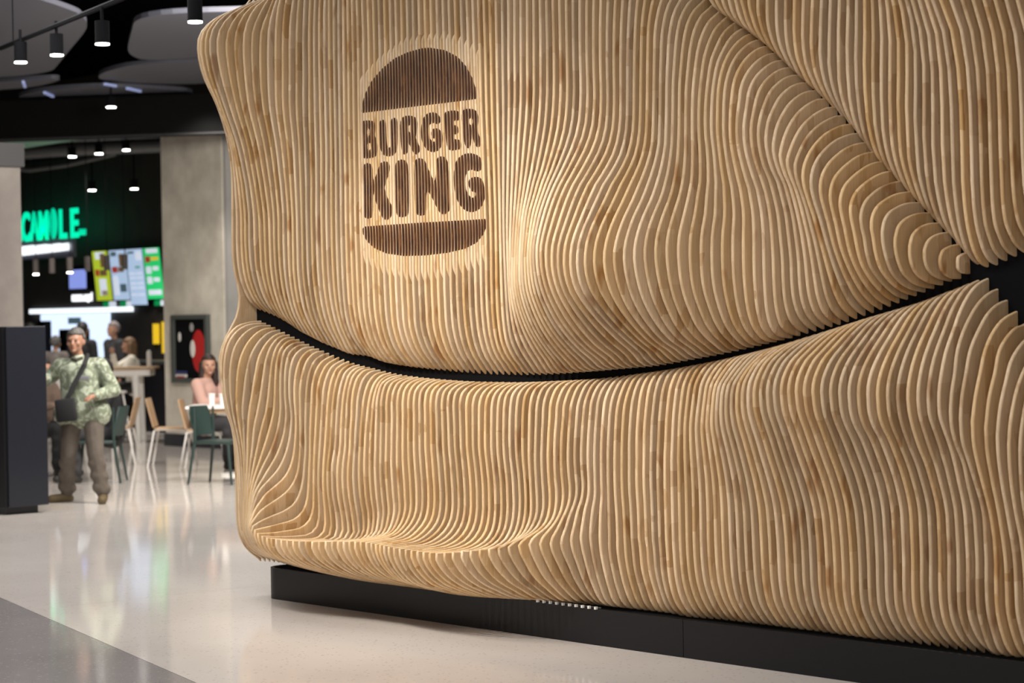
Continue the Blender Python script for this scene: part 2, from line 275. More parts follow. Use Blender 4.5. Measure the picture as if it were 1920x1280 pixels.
  -3: [[[.0,4.3],[.217,4.3],[.31,4.27],[.31,3.693],[.31,3.087],[.267,3.0],[.224,2.914],[.197,2.825],[.181,2.735],[.172,2.645],[.168,2.51],[.165,2.328],[.161,2.226]],[[.161,2.226],[.155,2.131],[.134,2.039],[.111,2.0],[.084,1.961],[.038,1.929],[.0,1.918]]],
  0: [[[.0,4.3],[.237,4.3],[.338,4.27],[.338,3.701],[.338,3.103],[.297,3.015],[.24,2.929],[.208,2.839],[.188,2.749],[.176,2.658],[.168,2.521],[.165,2.338],[.164,2.246]],[[.164,2.246],[.15,2.12],[.124,2.013],[.08,1.925],[.04,1.888],[.0,1.876]]],
  3: [[[.0,4.3],[.212,4.3],[.303,4.27],[.303,3.712],[.303,3.124],[.255,3.036],[.205,2.947],[.187,2.856],[.174,2.764],[.169,2.672],[.173,2.532],[.173,2.347],[.161,2.254]],[[.161,2.254],[.137,2.162],[.103,2.081],[.056,2.023],[.016,1.991],[.0,1.957]]],
  6: [[[.0,4.3],[.165,4.3],[.236,4.27],[.236,3.724],[.236,3.148],[.204,3.057],[.173,2.966],[.159,2.873],[.157,2.779],[.163,2.685],[.167,2.544],[.161,2.45]],[[.161,2.45],[.154,2.357],[.122,2.264],[.09,2.201],[.051,2.149],[.015,2.124],[.0,2.093]]],
  9: [[[.0,4.3],[.122,4.3],[.175,4.27],[.175,3.759],[.175,3.219],[.162,3.125],[.154,3.031],[.149,2.984],[.15,2.865],[.157,2.722],[.156,2.604],[.151,2.509]],[[.151,2.509],[.135,2.433],[.111,2.367],[.075,2.309],[.032,2.267],[.0,2.243]]],
  12: [[[.0,4.3],[.096,4.3],[.137,4.27],[.137,3.77],[.137,3.241],[.139,3.145],[.14,3.097],[.143,3.0],[.149,2.88],[.154,2.784],[.146,2.688],[.133,2.593]],[[.133,2.593],[.113,2.521],[.085,2.462],[.053,2.422],[.016,2.399],[.0,2.382]]],
  15: [[[.0,4.3],[.09,4.3],[.128,4.27],[.128,3.853],[.128,3.406],[.135,3.26],[.141,3.162],[.146,3.113],[.153,3.016],[.159,2.918],[.163,2.826]],[[.163,2.826],[.15,2.752],[.119,2.675],[.084,2.624],[.044,2.581],[.0,2.535]]],
  20: [[[.0,4.3],[.106,4.3],[.151,4.27],[.151,3.943],[.151,3.586],[.158,3.437],[.165,3.289],[.169,3.19],[.172,3.14],[.176,3.049]],[[.176,3.049],[.172,2.97],[.156,2.901],[.124,2.847],[.085,2.797],[.038,2.77],[.0,2.753]]],
  25: [[[.0,4.3],[.124,4.3],[.177,4.27],[.177,4.085],[.177,3.871],[.186,3.669],[.193,3.518],[.2,3.367],[.206,3.267]],[[.206,3.267],[.205,3.167],[.187,3.12],[.165,3.067],[.131,3.024],[.077,2.99],[.0,2.95]]],
  30: [[[.0,4.3],[.118,4.3],[.169,4.27],[.169,4.17],[.169,4.04],[.175,3.912],[.183,3.758],[.19,3.604],[.192,3.502]],[[.192,3.502],[.194,3.4],[.186,3.299],[.169,3.224],[.127,3.171],[.069,3.139],[.0,3.114]]],
 },
 'C': {
  -6: [[[.0,1.552],[.041,1.531],[.101,1.491],[.15,1.443],[.196,1.377],[.234,1.289],[.258,1.2],[.267,1.127]],[[.267,1.127],[.265,1.056],[.256,.977],[.227,.841],[.193,.726]],[[.193,.726],[.177,.635],[.168,.522],[.16,.408],[.133,.327],[.086,.237],[.047,.201],[.0,.194]]],
  -4: [[[.0,1.633],[.019,1.626],[.071,1.616],[.128,1.583],[.188,1.523],[.224,1.422],[.261,1.333],[.29,1.199]],[[.29,1.199],[.285,1.109],[.252,.972],[.211,.834],[.185,.719]],[[.185,.719],[.169,.627],[.164,.513],[.156,.399],[.128,.317],[.078,.23],[.043,.199],[.0,.193]]],
  -3: [[[.0,1.684],[.026,1.677],[.101,1.649],[.179,1.584],[.221,1.523],[.259,1.423],[.294,1.322],[.315,1.222]],[[.315,1.222],[.309,1.131],[.283,1.04],[.256,.97],[.201,.82],[.178,.716]],[[.178,.716],[.171,.624],[.172,.51],[.163,.396],[.136,.313],[.082,.224],[.045,.198],[.0,.192]]],
  -2: [[[.0,1.733],[.051,1.722],[.123,1.686],[.198,1.609],[.258,1.522],[.29,1.423],[.32,1.322],[.331,1.235]],[[.331,1.235],[.321,1.142],[.28,1.049],[.242,.967],[.183,.816],[.175,.712]],[[.175,.712],[.17,.62],[.172,.506],[.161,.391],[.133,.313],[.086,.224],[.048,.197],[.0,.192]]],
  -1: [[[.0,1.782],[.029,1.776],[.089,1.751],[.153,1.705],[.205,1.649],[.246,1.592],[.284,1.513],[.302,1.423],[.324,1.344],[.333,1.265]],[[.333,1.265],[.328,1.197],[.297,1.116],[.249,1.034],[.229,.964],[.185,.824],[.173,.709]],[[.173,.709],[.168,.617],[.17,.502],[.162,.387],[.131,.308],[.084,.224],[.046,.197],[.0,.192]]],
  0: [[[.0,1.829],[.011,1.826],[.064,1.809],[.105,1.785],[.152,1.743],[.193,1.693],[.24,1.614],[.293,1.523],[.329,1.423],[.346,1.344],[.348,1.301]],[[.348,1.301],[.343,1.242],[.319,1.189],[.281,1.118],[.25,1.044],[.224,.962],[.186,.833],[.174,.706]],[[.174,.706],[.169,.613],[.17,.498],[.164,.382],[.132,.31],[.082,.247],[.023,.203],[.013,.193],[.0,.191]]],
  3: [[[.0,1.793],[.043,1.782],[.107,1.752],[.17,1.697],[.23,1.623],[.294,1.537],[.351,1.423],[.368,1.355],[.37,1.316]],[[.37,1.316],[.361,1.251],[.341,1.193],[.297,1.098],[.255,1.027],[.224,.956],[.183,.837],[.172,.696]],[[.172,.696],[.17,.603],[.173,.487],[.164,.393],[.14,.32],[.09,.254],[.028,.205],[.015,.193],[.0,.19]]],
  7: [[[.0,1.738],[.055,1.724],[.148,1.675],[.241,1.587],[.326,1.495],[.375,1.422],[.393,1.371],[.397,1.332]],[[.397,1.332],[.389,1.248],[.362,1.188],[.324,1.14],[.282,1.068],[.223,.947],[.186,.827],[.175,.684]],[[.175,.684],[.172,.589],[.173,.471],[.164,.376],[.136,.314],[.086,.256],[.027,.209],[.015,.197],[.0,.194]]],
  14: [[[.0,1.66],[.065,1.644],[.176,1.595],[.286,1.525],[.348,1.481],[.388,1.432],[.412,1.385],[.419,1.34]],[[.419,1.34],[.403,1.246],[.366,1.17],[.332,1.099],[.298,1.032],[.249,.933],[.205,.81],[.183,.663]],[[.183,.663],[.175,.541],[.17,.419],[.154,.345],[.122,.286],[.072,.218],[.039,.198],[.0,.194]]],
  20: [[[.0,1.591],[.058,1.575],[.132,1.556],[.191,1.535],[.246,1.509],[.31,1.467],[.35,1.419],[.375,1.373],[.383,1.327]],[[.383,1.327],[.379,1.258],[.351,1.181],[.323,1.121],[.282,1.021],[.238,.92],[.193,.793],[.171,.643]],[[.171,.643],[.166,.544],[.158,.419],[.135,.33],[.096,.269],[.045,.211],[.025,.198],[.0,.196]]],
  26: [[[.0,1.526],[.046,1.517],[.121,1.491],[.184,1.449],[.236,1.405],[.281,1.357],[.296,1.312]],[[.296,1.312],[.301,1.237],[.292,1.161],[.275,1.11],[.245,1.021],[.218,.931],[.192,.803],[.181,.625]],[[.181,.625],[.176,.523],[.161,.395],[.137,.317],[.094,.257],[.039,.206],[.022,.198],[.0,.196]]],
  32: [[[.0,1.472],[.037,1.465],[.086,1.437],[.127,1.397],[.158,1.349],[.17,1.303]],[[.17,1.303],[.19,1.201],[.197,1.149],[.196,1.098],[.188,.994],[.179,.89],[.175,.761],[.175,.606]],[[.175,.606],[.17,.502],[.15,.384],[.119,.311],[.076,.247],[.032,.206],[.018,.196],[.0,.194]]],
  37: [[[.0,1.436],[.037,1.429],[.079,1.404],[.105,1.365],[.121,1.332],[.133,1.285]],[[.133,1.285],[.148,1.193],[.157,1.089],[.166,.984],[.168,.879],[.167,.747],[.164,.589]],[[.164,.589],[.158,.51],[.149,.409],[.129,.326],[.09,.251],[.039,.202],[.021,.19],[.0,.188]]],
  40: [[[.0,1.417],[.046,1.41],[.087,1.382],[.114,1.343],[.13,1.296],[.143,1.23]],[[.143,1.23],[.156,1.137],[.163,.978],[.167,.872],[.161,.739],[.157,.579]],[[.157,.579],[.149,.534],[.139,.429],[.104,.322],[.061,.232],[.033,.202],[.0,.196]]],
  44: [[[.0,1.397],[.039,1.389],[.081,1.364],[.119,1.311],[.147,1.245],[.159,1.186]],[[.159,1.186],[.169,1.079],[.175,.972],[.175,.805],[.167,.678],[.164,.573]],[[.164,.573],[.165,.522],[.147,.415],[.116,.315],[.07,.229],[.039,.201],[.0,.195]]],
  47: [[[.0,1.382],[.021,1.377],[.074,1.354],[.112,1.317],[.139,1.269],[.156,1.183]],[[.156,1.183],[.169,1.075],[.175,.966],[.174,.858],[.176,.776],[.192,.715],[.207,.629],[.212,.575]],[[.212,.575],[.21,.556],[.202,.502],[.177,.403],[.142,.306],[.099,.229],[.054,.201],[.0,.196]]],
  50: [[[.0,1.369],[.039,1.365],[.084,1.341],[.126,1.282],[.146,1.234],[.155,1.179]],[[.155,1.179],[.168,1.07],[.174,.961],[.169,.876],[.163,.809],[.168,.768],[.185,.726],[.21,.684],[.245,.61],[.272,.557],[.276,.538]],[[.276,.538],[.275,.524],[.266,.494],[.227,.422],[.178,.333],[.121,.262],[.046,.205],[.025,.194],[.0,.191]]],
  53: [[[.0,1.361],[.036,1.358],[.097,1.332],[.136,1.28],[.155,1.231],[.16,1.176]],[[.16,1.176],[.174,1.066],[.18,.956],[.178,.87],[.17,.784],[.174,.717],[.19,.663],[.226,.621],[.273,.592],[.318,.57],[.347,.548],[.36,.527]],[[.36,.527],[.357,.516],[.35,.49],[.324,.442],[.267,.354],[.195,.287],[.079,.205],[.044,.192],[.0,.19]]],
  56: [[[.0,1.355],[.071,1.346],[.124,1.314],[.151,1.268],[.164,1.218],[.168,1.173]],[[.168,1.173],[.175,1.062],[.181,.95],[.176,.819],[.172,.732],[.176,.666],[.198,.619],[.23,.58],[.282,.553],[.338,.535],[.393,.52],[.44,.504]],[[.44,.504],[.444,.491],[.43,.457],[.385,.395],[.313,.325],[.233,.273],[.123,.21],[.067,.192],[.0,.189]]],
  59: [[[.0,1.348],[.07,1.342],[.123,1.318],[.158,1.279],[.17,1.232],[.177,1.17]],[[.177,1.17],[.182,1.058],[.178,.945],[.167,.86],[.162,.78],[.162,.69],[.173,.62],[.193,.568],[.223,.531],[.264,.506],[.32,.49],[.412,.485],[.502,.488]],[[.502,.488],[.509,.475],[.496,.435],[.447,.367],[.372,.307],[.281,.26],[.159,.206],[.088,.19],[.0,.187]]],
  64: [[[.0,1.343],[.054,1.337],[.119,1.312],[.161,1.27],[.175,1.228],[.18,1.165]],[[.18,1.165],[.183,1.079],[.184,.993],[.174,.904],[.164,.815],[.162,.723],[.166,.634],[.194,.547],[.242,.502],[.313,.476],[.398,.466],[.575,.465]],[[.575,.465],[.583,.453],[.569,.41],[.517,.346],[.438,.288],[.337,.242],[.189,.195],[.104,.181],[.0,.178]]],
  70: [[[.0,1.344],[.079,1.339],[.14,1.32],[.178,1.289],[.193,1.24],[.193,1.159]],[[.193,1.159],[.191,1.071],[.189,.984],[.18,.893],[.174,.802],[.17,.732],[.174,.642],[.19,.587],[.233,.535],[.293,.499],[.362,.478],[.465,.475],[.58,.472]],[[.58,.472],[.583,.461],[.581,.429],[.56,.379],[.514,.321],[.45,.269],[.351,.234],[.165,.183],[.091,.168],[.0,.166]]],
  76: [[[.0,1.354],[.105,1.345],[.151,1.323],[.179,1.291],[.191,1.241],[.193,1.152]],[[.193,1.152],[.195,1.063],[.197,.974],[.193,.882],[.186,.79],[.184,.718],[.19,.627],[.21,.581],[.24,.547],[.286,.512],[.335,.493],[.41,.486],[.538,.478]],[[.538,.478],[.542,.467],[.539,.438],[.518,.386],[.472,.33],[.403,.28],[.292,.238],[.131,.185],[.072,.171],[.0,.168]]],
  82: [[[.0,1.372],[.098,1.357],[.152,1.331],[.176,1.287],[.189,1.236],[.192,1.146]],[[.192,1.146],[.196,1.055],[.2,.965],[.205,.871],[.203,.778],[.195,.681],[.188,.586],[.198,.54],[.214,.495],[.247,.47],[.326,.464],[.438,.464],[.549,.466]],[[.549,.466],[.555,.455],[.55,.419],[.525,.372],[.475,.326],[.39,.274],[.279,.232],[.143,.188],[.079,.175],[.0,.172]]],
  85: [[[.0,1.388],[.074,1.37],[.117,1.335],[.149,1.275],[.166,1.217],[.177,1.151]],[[.177,1.151],[.191,1.051],[.199,.96],[.205,.866],[.204,.771],[.197,.673],[.18,.578],[.181,.517],[.192,.472],[.221,.45],[.327,.449],[.458,.453],[.576,.457]],[[.576,.457],[.581,.447],[.577,.411],[.552,.37],[.49,.32],[.398,.27],[.275,.226],[.143,.187],[.078,.175],[.0,.173]]],
  88: [[[.0,1.41],[.079,1.4],[.126,1.364],[.154,1.307],[.171,1.23],[.177,1.138]],[[.177,1.138],[.187,1.047],[.193,.955],[.206,.866],[.212,.771],[.204,.673],[.189,.586],[.177,.505],[.177,.459],[.204,.436],[.329,.436],[.479,.445],[.601,.454]],[[.601,.454],[.607,.443],[.602,.412],[.577,.371],[.522,.327],[.423,.279],[.296,.235],[.152,.191],[.084,.179],[.0,.176]]],
  91: [[[.0,1.431],[.055,1.42],[.102,1.39],[.134,1.329],[.155,1.258],[.168,1.181]],[[.168,1.181],[.178,1.073],[.189,.95],[.21,.858],[.213,.765],[.209,.669],[.19,.57],[.186,.472],[.204,.433],[.296,.429],[.446,.437],[.613,.455]],[[.613,.455],[.619,.443],[.614,.412],[.593,.374],[.542,.333],[.442,.285],[.307,.243],[.148,.196],[.081,.181],[.0,.178]]],
  93: [[[.0,1.451],[.042,1.438],[.09,1.411],[.126,1.356],[.15,1.282],[.164,1.195]],[[.164,1.195],[.176,1.07],[.189,.946],[.2,.853],[.206,.76],[.203,.663],[.195,.541],[.203,.467],[.24,.436],[.335,.43],[.488,.442],[.606,.457]],[[.606,.457],[.612,.445],[.607,.418],[.586,.379],[.535,.338],[.435,.293],[.303,.248],[.143,.2],[.079,.186],[.0,.183]]],
  95: [[[.0,1.474],[.038,1.459],[.089,1.432],[.129,1.38],[.158,1.302],[.168,1.193]],[[.168,1.193],[.179,1.068],[.19,.943],[.197,.849],[.201,.756],[.203,.662],[.209,.584],[.237,.523],[.291,.488],[.383,.477],[.511,.472],[.6,.475]],[[.6,.475],[.604,.463],[.597,.432],[.576,.39],[.525,.346],[.432,.301],[.308,.26],[.147,.206],[.081,.191],[.0,.188]]],
  97: [[[.0,1.499],[.042,1.491],[.102,1.458],[.138,1.405],[.163,1.323],[.175,1.223]],[[.175,1.223],[.182,1.066],[.183,.939],[.193,.845],[.206,.752],[.228,.681],[.267,.623],[.338,.584],[.428,.559],[.504,.536],[.564,.51]],[[.564,.51],[.579,.489],[.569,.445],[.548,.4],[.496,.352],[.414,.312],[.294,.267],[.141,.211],[.077,.196],[.0,.193]]],
  98: [[[.0,1.512],[.057,1.506],[.116,1.467],[.157,1.386],[.18,1.286],[.182,1.191]],[[.182,1.191],[.183,1.064],[.185,.97],[.195,.859],[.208,.797],[.252,.721],[.315,.671],[.388,.635],[.476,.588],[.541,.524]],[[.541,.524],[.556,.491],[.546,.446],[.521,.398],[.473,.35],[.395,.31],[.278,.265],[.136,.213],[.075,.199],[.0,.196]]],
  100: [[[.0,1.538],[.078,1.53],[.141,1.487],[.174,1.414],[.185,1.332],[.186,1.237]],[[.186,1.237],[.174,1.125],[.182,1.04],[.216,.917],[.276,.816],[.35,.752],[.412,.698],[.451,.625],[.484,.536]],[[.484,.536],[.496,.496],[.486,.442],[.46,.39],[.416,.345],[.348,.305],[.246,.265],[.119,.216],[.065,.204],[.0,.201]]],
  102: [[[.0,1.567],[.088,1.556],[.144,1.515],[.169,1.439],[.18,1.337],[.182,1.251]],[[.182,1.251],[.184,1.155],[.201,1.063],[.254,.932],[.327,.815],[.377,.719],[.402,.642],[.423,.532]],[[.423,.532],[.434,.492],[.425,.438],[.404,.385],[.359,.337],[.295,.297],[.203,.261],[.098,.218],[.054,.206],[.0,.204]]],
  104: [[[.0,1.596],[.076,1.588],[.128,1.544],[.165,1.461],[.183,1.362],[.201,1.237]],[[.201,1.237],[.222,1.139],[.241,1.088],[.293,.914],[.329,.776],[.348,.681],[.363,.548]],[[.363,.548],[.372,.482],[.365,.427],[.343,.378],[.302,.33],[.241,.289],[.16,.257],[.067,.217],[.037,.208],[.0,.206]]],
  106: [[[.0,1.626],[.061,1.614],[.124,1.573],[.189,1.487],[.226,1.362],[.252,1.238]],[[.252,1.238],[.27,1.161],[.286,1.01],[.291,.885],[.298,.76],[.304,.658],[.306,.545]],[[.306,.545],[.312,.472],[.305,.42],[.283,.37],[.245,.322],[.188,.282],[.122,.25],[.04,.217],[.022,.21],[.0,.209]]],
  108: [[[.0,1.656],[.093,1.645],[.19,1.581],[.253,1.489],[.282,1.389],[.294,1.263]],[[.294,1.263],[.294,1.17],[.278,1.059],[.257,.932],[.248,.795],[.251,.666],[.254,.536]],[[.254,.536],[.256,.462],[.249,.409],[.227,.359],[.189,.311],[.135,.274],[.072,.243],[.01,.216],[.005,.211],[.0,.21]]],
  110: [[[.0,1.683],[.055,1.684],[.142,1.672],[.221,1.631],[.281,1.557],[.306,1.477],[.316,1.363],[.311,1.263]],[[.311,1.263],[.29,1.158],[.257,1.052],[.229,.927],[.216,.789],[.211,.659],[.21,.528]],[[.21,.528],[.208,.453],[.197,.4],[.175,.349],[.137,.3],[.086,.263],[.031,.236],[.004,.212],[.002,.209],[.0,.208]]],
  112: [[[.0,1.71],[.034,1.708],[.113,1.692],[.169,1.677],[.233,1.612],[.261,1.547],[.279,1.463],[.273,1.361],[.26,1.269]],[[.26,1.269],[.23,1.121],[.205,1.064],[.188,.988],[.178,.869],[.174,.717],[.174,.553]],[[.174,.553],[.168,.437],[.157,.387],[.131,.329],[.093,.28],[.042,.239],[.022,.225],[.004,.207],[.002,.205],[.0,.204]]],
 },
 'E': {
  112: [[[.0,3.688],[.004,3.676],[.055,3.633],[.179,3.588],[.303,3.52],[.35,3.481],[.382,3.433],[.393,3.369],[.369,3.223],[.26,3.011],[.192,2.818],[.164,2.606],[.163,2.54]],[[.163,2.54],[.165,2.359],[.167,2.103],[.157,2.002],[.136,1.923],[.125,1.86],[.126,1.811],[.139,1.752],[.16,1.7],[.201,1.644],[.279,1.463],[.273,1.361],[.26,1.269]],[[.26,1.269],[.23,1.121],[.205,1.064],[.188,.988],[.178,.869],[.174,.717],[.174,.553]],[[.174,.553],[.168,.437],[.157,.387],[.131,.329],[.093,.28],[.042,.239],[.022,.225],[.004,.207],[.002,.205],[.0,.204]]],
 },
}
LOGO_ADD=[[[-10.424,2.813],[-10.407,2.823],[-10.351,2.821],[-10.307,2.812],[-10.299,2.79],[-10.3,2.756],[-10.304,2.733],[-10.293,2.709],[-10.28,2.674],[-10.283,2.634],[-10.302,2.609],[-10.346,2.604],[-10.397,2.605],[-10.419,2.613],[-10.421,2.718]],[[-10.266,2.787],[-10.257,2.81],[-10.235,2.817],[-10.21,2.81],[-10.201,2.783],[-10.2,2.702],[-10.196,2.659],[-10.178,2.654],[-10.169,2.667],[-10.17,2.747],[-10.168,2.793],[-10.153,2.816],[-10.126,2.819],[-10.105,2.809],[-10.1,2.782],[-10.103,2.689],[-10.11,2.636],[-10.138,2.608],[-10.187,2.603],[-10.236,2.615],[-10.262,2.653],[-10.266,2.72]],[[-10.081,2.787],[-10.067,2.812],[-10.035,2.823],[-9.981,2.82],[-9.944,2.806],[-9.929,2.776],[-9.933,2.736],[-9.951,2.702],[-9.948,2.685],[-9.927,2.657],[-9.915,2.63],[-9.924,2.611],[-9.95,2.598],[-9.974,2.611],[-9.997,2.642],[-10.009,2.666],[-10.016,2.643],[-10.021,2.617],[-10.041,2.604],[-10.064,2.61],[-10.077,2.641],[-10.083,2.708]],[[-9.907,2.741],[-9.892,2.792],[-9.86,2.819],[-9.812,2.827],[-9.771,2.817],[-9.746,2.794],[-9.741,2.771],[-9.754,2.757],[-9.773,2.754],[-9.799,2.764],[-9.825,2.761],[-9.843,2.743],[-9.847,2.711],[-9.835,2.684],[-9.817,2.666],[-9.798,2.663],[-9.791,2.671],[-9.798,2.678],[-9.814,2.682],[-9.826,2.699],[-9.826,2.719],[-9.81,2.734],[-9.784,2.737],[-9.753,2.727],[-9.731,2.699],[-9.729,2.663],[-9.745,2.629],[-9.772,2.608],[-9.819,2.603],[-9.865,2.62],[-9.896,2.655],[-9.908,2.695]],[[-9.717,2.798],[-9.704,2.82],[-9.658,2.823],[-9.607,2.819],[-9.589,2.808],[-9.59,2.776],[-9.6,2.761],[-9.628,2.765],[-9.641,2.76],[-9.639,2.741],[-9.619,2.741],[-9.601,2.728],[-9.6,2.696],[-9.62,2.688],[-9.639,2.691],[-9.639,2.667],[-9.621,2.664],[-9.596,2.66],[-9.583,2.644],[-9.58,2.621],[-9.592,2.606],[-9.623,2.604],[-9.664,2.603],[-9.692,2.612],[-9.704,2.642],[-9.713,2.733]],[[-9.577,2.788],[-9.566,2.814],[-9.536,2.823],[-9.485,2.819],[-9.446,2.806],[-9.425,2.776],[-9.428,2.738],[-9.44,2.713],[-9.434,2.687],[-9.418,2.655],[-9.413,2.626],[-9.426,2.607],[-9.451,2.607],[-9.471,2.626],[-9.485,2.659],[-9.491,2.676],[-9.498,2.654],[-9.501,2.622],[-9.521,2.605],[-9.546,2.613],[-9.559,2.645],[-9.569,2.71]],[[-10.42,2.556],[-10.409,2.576],[-10.375,2.582],[-10.342,2.572],[-10.329,2.55],[-10.329,2.503],[-10.322,2.476],[-10.311,2.495],[-10.288,2.534],[-10.264,2.573],[-10.226,2.583],[-10.191,2.575],[-10.175,2.551],[-10.182,2.515],[-10.207,2.476],[-10.228,2.437],[-10.22,2.403],[-10.194,2.362],[-10.165,2.327],[-10.163,2.287],[-10.18,2.258],[-10.213,2.248],[-10.246,2.257],[-10.272,2.292],[-10.299,2.34],[-10.32,2.381],[-10.328,2.409],[-10.331,2.288],[-10.345,2.267],[-10.379,2.262],[-10.41,2.27],[-10.42,2.299]],[[-10.137,2.545],[-10.122,2.574],[-10.079,2.585],[-10.036,2.572],[-10.021,2.545],[-10.023,2.287],[-10.034,2.265],[-10.083,2.257],[-10.12,2.265],[-10.136,2.292]],[[-9.978,2.542],[-9.962,2.574],[-9.922,2.583],[-9.883,2.569],[-9.863,2.529],[-9.833,2.481],[-9.811,2.444],[-9.799,2.473],[-9.796,2.544],[-9.783,2.573],[-9.747,2.582],[-9.711,2.571],[-9.693,2.538],[-9.687,2.311],[-9.693,2.279],[-9.735,2.258],[-9.771,2.266],[-9.796,2.297],[-9.826,2.344],[-9.861,2.391],[-9.877,2.385],[-9.882,2.281],[-9.896,2.262],[-9.928,2.26],[-9.96,2.268],[-9.975,2.305]],[[-9.655,2.477],[-9.64,2.535],[-9.603,2.568],[-9.552,2.583],[-9.502,2.582],[-9.452,2.569],[-9.418,2.55],[-9.407,2.52],[-9.414,2.489],[-9.44,2.476],[-9.47,2.481],[-9.504,2.491],[-9.535,2.486],[-9.556,2.459],[-9.562,2.421],[-9.553,2.382],[-9.533,2.355],[-9.508,2.341],[-9.483,2.346],[-9.476,2.362],[-9.487,2.372],[-9.503,2.371],[-9.517,2.38],[-9.534,2.403],[-9.536,2.429],[-9.521,2.447],[-9.485,2.453],[-9.44,2.449],[-9.408,2.431],[-9.397,2.399],[-9.394,2.335],[-9.415,2.298],[-9.455,2.271],[-9.516,2.26],[-9.571,2.273],[-9.616,2.307],[-9.645,2.354],[-9.654,2.406]]]
LOGO_SUB=[[[-10.373,2.772],[-10.353,2.772],[-10.354,2.733],[-10.374,2.733]],[[-10.375,2.691],[-10.346,2.691],[-10.339,2.672],[-10.354,2.651],[-10.373,2.652]],[[-10.009,2.765],[-9.988,2.765],[-9.987,2.73],[-10.008,2.729]],[[-9.509,2.763],[-9.492,2.77],[-9.479,2.758],[-9.48,2.739],[-9.496,2.73],[-9.51,2.741]]]
LOGO_POL=[[[-10.426,2.872],[-10.421,2.906],[-10.391,2.971],[-10.324,3.044],[-10.229,3.103],[-10.118,3.149],[-10.009,3.171],[-9.884,3.182],[-9.814,3.179],[-9.693,3.154],[-9.591,3.109],[-9.525,3.054],[-9.468,2.979],[-9.439,2.912],[-9.434,2.878],[-9.446,2.866],[-9.911,2.865],[-10.41,2.865]],[[-10.419,2.223],[-9.894,2.225],[-9.399,2.223],[-9.386,2.212],[-9.391,2.177],[-9.415,2.141],[-9.483,2.095],[-9.585,2.066],[-9.723,2.049],[-9.899,2.04],[-10.077,2.043],[-10.223,2.061],[-10.333,2.096],[-10.397,2.138],[-10.43,2.179],[-10.433,2.208]]]
STADIUM=[[-10.451,3.104],[-10.268,3.207],[-10.042,3.289],[-9.819,3.289],[-9.603,3.26],[-9.46,3.19],[-9.395,3.133],[-9.337,2.985],[-9.345,2.021],[-9.35,1.987],[-9.4,1.965],[-9.445,1.932],[-9.504,1.919],[-9.558,1.912],[-9.659,1.891],[-9.77,1.876],[-9.878,1.864],[-10.035,1.858],[-10.126,1.878],[-10.247,1.895],[-10.355,1.94],[-10.454,1.976],[-10.462,2.055],[-10.457,2.905]]
# ---------------------------------------------------------------- setting: floor, plinth, black backing
DB, PX0, PITCH, THK = 8.0916, -6.1959, .05, .018    # plane the slats are fixed to, first slat, spacing, thickness
def slab(name, poly, z0, z1, m, parent=None, inset=.0):
    c = Vector((sum(p[0] for p in poly) / len(poly), sum(p[1] for p in poly) / len(poly)))
    return MB().prism(poly, z0, z1).build(name, m, parent)
fl = MB().box((-60, -6, -.12), (6, 40, -.012)).build('floor', mat('floor_joint_filler', (.17, .15, .14), .5)); tag(fl, kind='structure')
# terrazzo fields laid with recessed joints; the grey field meets the beige one along a diagonal
def clip(poly, a, b, c):         # keep a*x + b*y <= c
    out = []
    for p, q in zip(poly, poly[1:] + poly[:1]):
        fp, fq = a * p[0] + b * p[1] - c, a * q[0] + b * q[1] - c
        if fp <= 0: out.append(p)
        if fp * fq < 0:
            t = fp / (fp - fq); out.append((p[0] + t * (q[0] - p[0]), p[1] + t * (q[1] - p[1])))
    return out
p0, p1 = Vector((-12.91, 6.89)), Vector((-9.14, 5.89)); dd = (p1 - p0).normalized(); nn = Vector((-dd.y, dd.x)); cc0 = nn.dot(p0)
xs_j = [-60, -42, -36, -30, -24.2, -18.2, -12.19, -6.2, -.2, 6]; ys_j = [-6, 0.2, 6.0, 12.0, 18.0, 24.0, 40]
ys_j = [-6, 2.3, 12.3, 20.3, 40]
for x0, x1 in zip(xs_j, xs_j[1:]):
    for y0, y1 in zip(ys_j, ys_j[1:]):
        g = .0018; poly = [(x0 + g, y0 + g), (x1 - g, y0 + g), (x1 - g, y1 - g), (x0 + g, y1 - g)]
        light = clip(poly, -nn.x, -nn.y, -cc0 - .002); dark_ = clip(poly, nn.x, nn.y, cc0 - .002)
        if len(light) > 2: slab('terrazzo_slab', light, -.02, 0, FLOOR, fl)
        if len(dark_) > 2: slab('terrazzo_slab', dark_, -.02, 0, FLOOR_D, fl)['label'] = 'darker grey terrazzo field'
# plinth: black panels with a rounded end
pl = empty('baseboard_right', (-8, 8.0, 0)); tag(pl, kind='structure')
def plinth_panel(x0, x1, rounded):
    t = .02; pts = []
    if rounded:
        r = .14; cx, cy = x0 + r, 8.0 + r
        arc = [(cx - r * math.cos(a), cy - r * math.sin(a)) for a in [math.pi / 2 * k / 10 for k in range(11)]]
        arci = [(cx - (r - t) * math.cos(a), cy - (r - t) * math.sin(a)) for a in [math.pi / 2 * k / 10 for k in range(11)]]
        outer = [(x0, 11.8)] + arc + [(x1, 8.0)]; inner = [(x0 + t, 11.8)] + arci + [(x1, 8.0 + t)]
        poly = outer + inner[::-1]
    else: poly = [(x0, 8.0), (x1, 8.0), (x1, 8.0 + t), (x0, 8.0 + t)]
    MB().prism(poly, 0, .188).build('plinth_panel', BLACK, pl)
plinth_panel(-11.66, -8.0195, True); plinth_panel(-8.0155, -5.0, False); plinth_panel(-4.996, -2.0, False)
MB().box((-11.5, 8.021, .17), (-2.0, 8.5, .188)).build('plinth_top', BLACKM, pl)
bk = MB().box((-11.80, DB + .003, .24), (-4.0, DB + .06, 4.3)).build('wall_right', BLACKM); tag(bk, kind='structure')
MB().box((-11.80, DB + .061, .24), (-11.78, 11.8, 3.6)).build('kiosk_end_panel', BLACKM, bk)
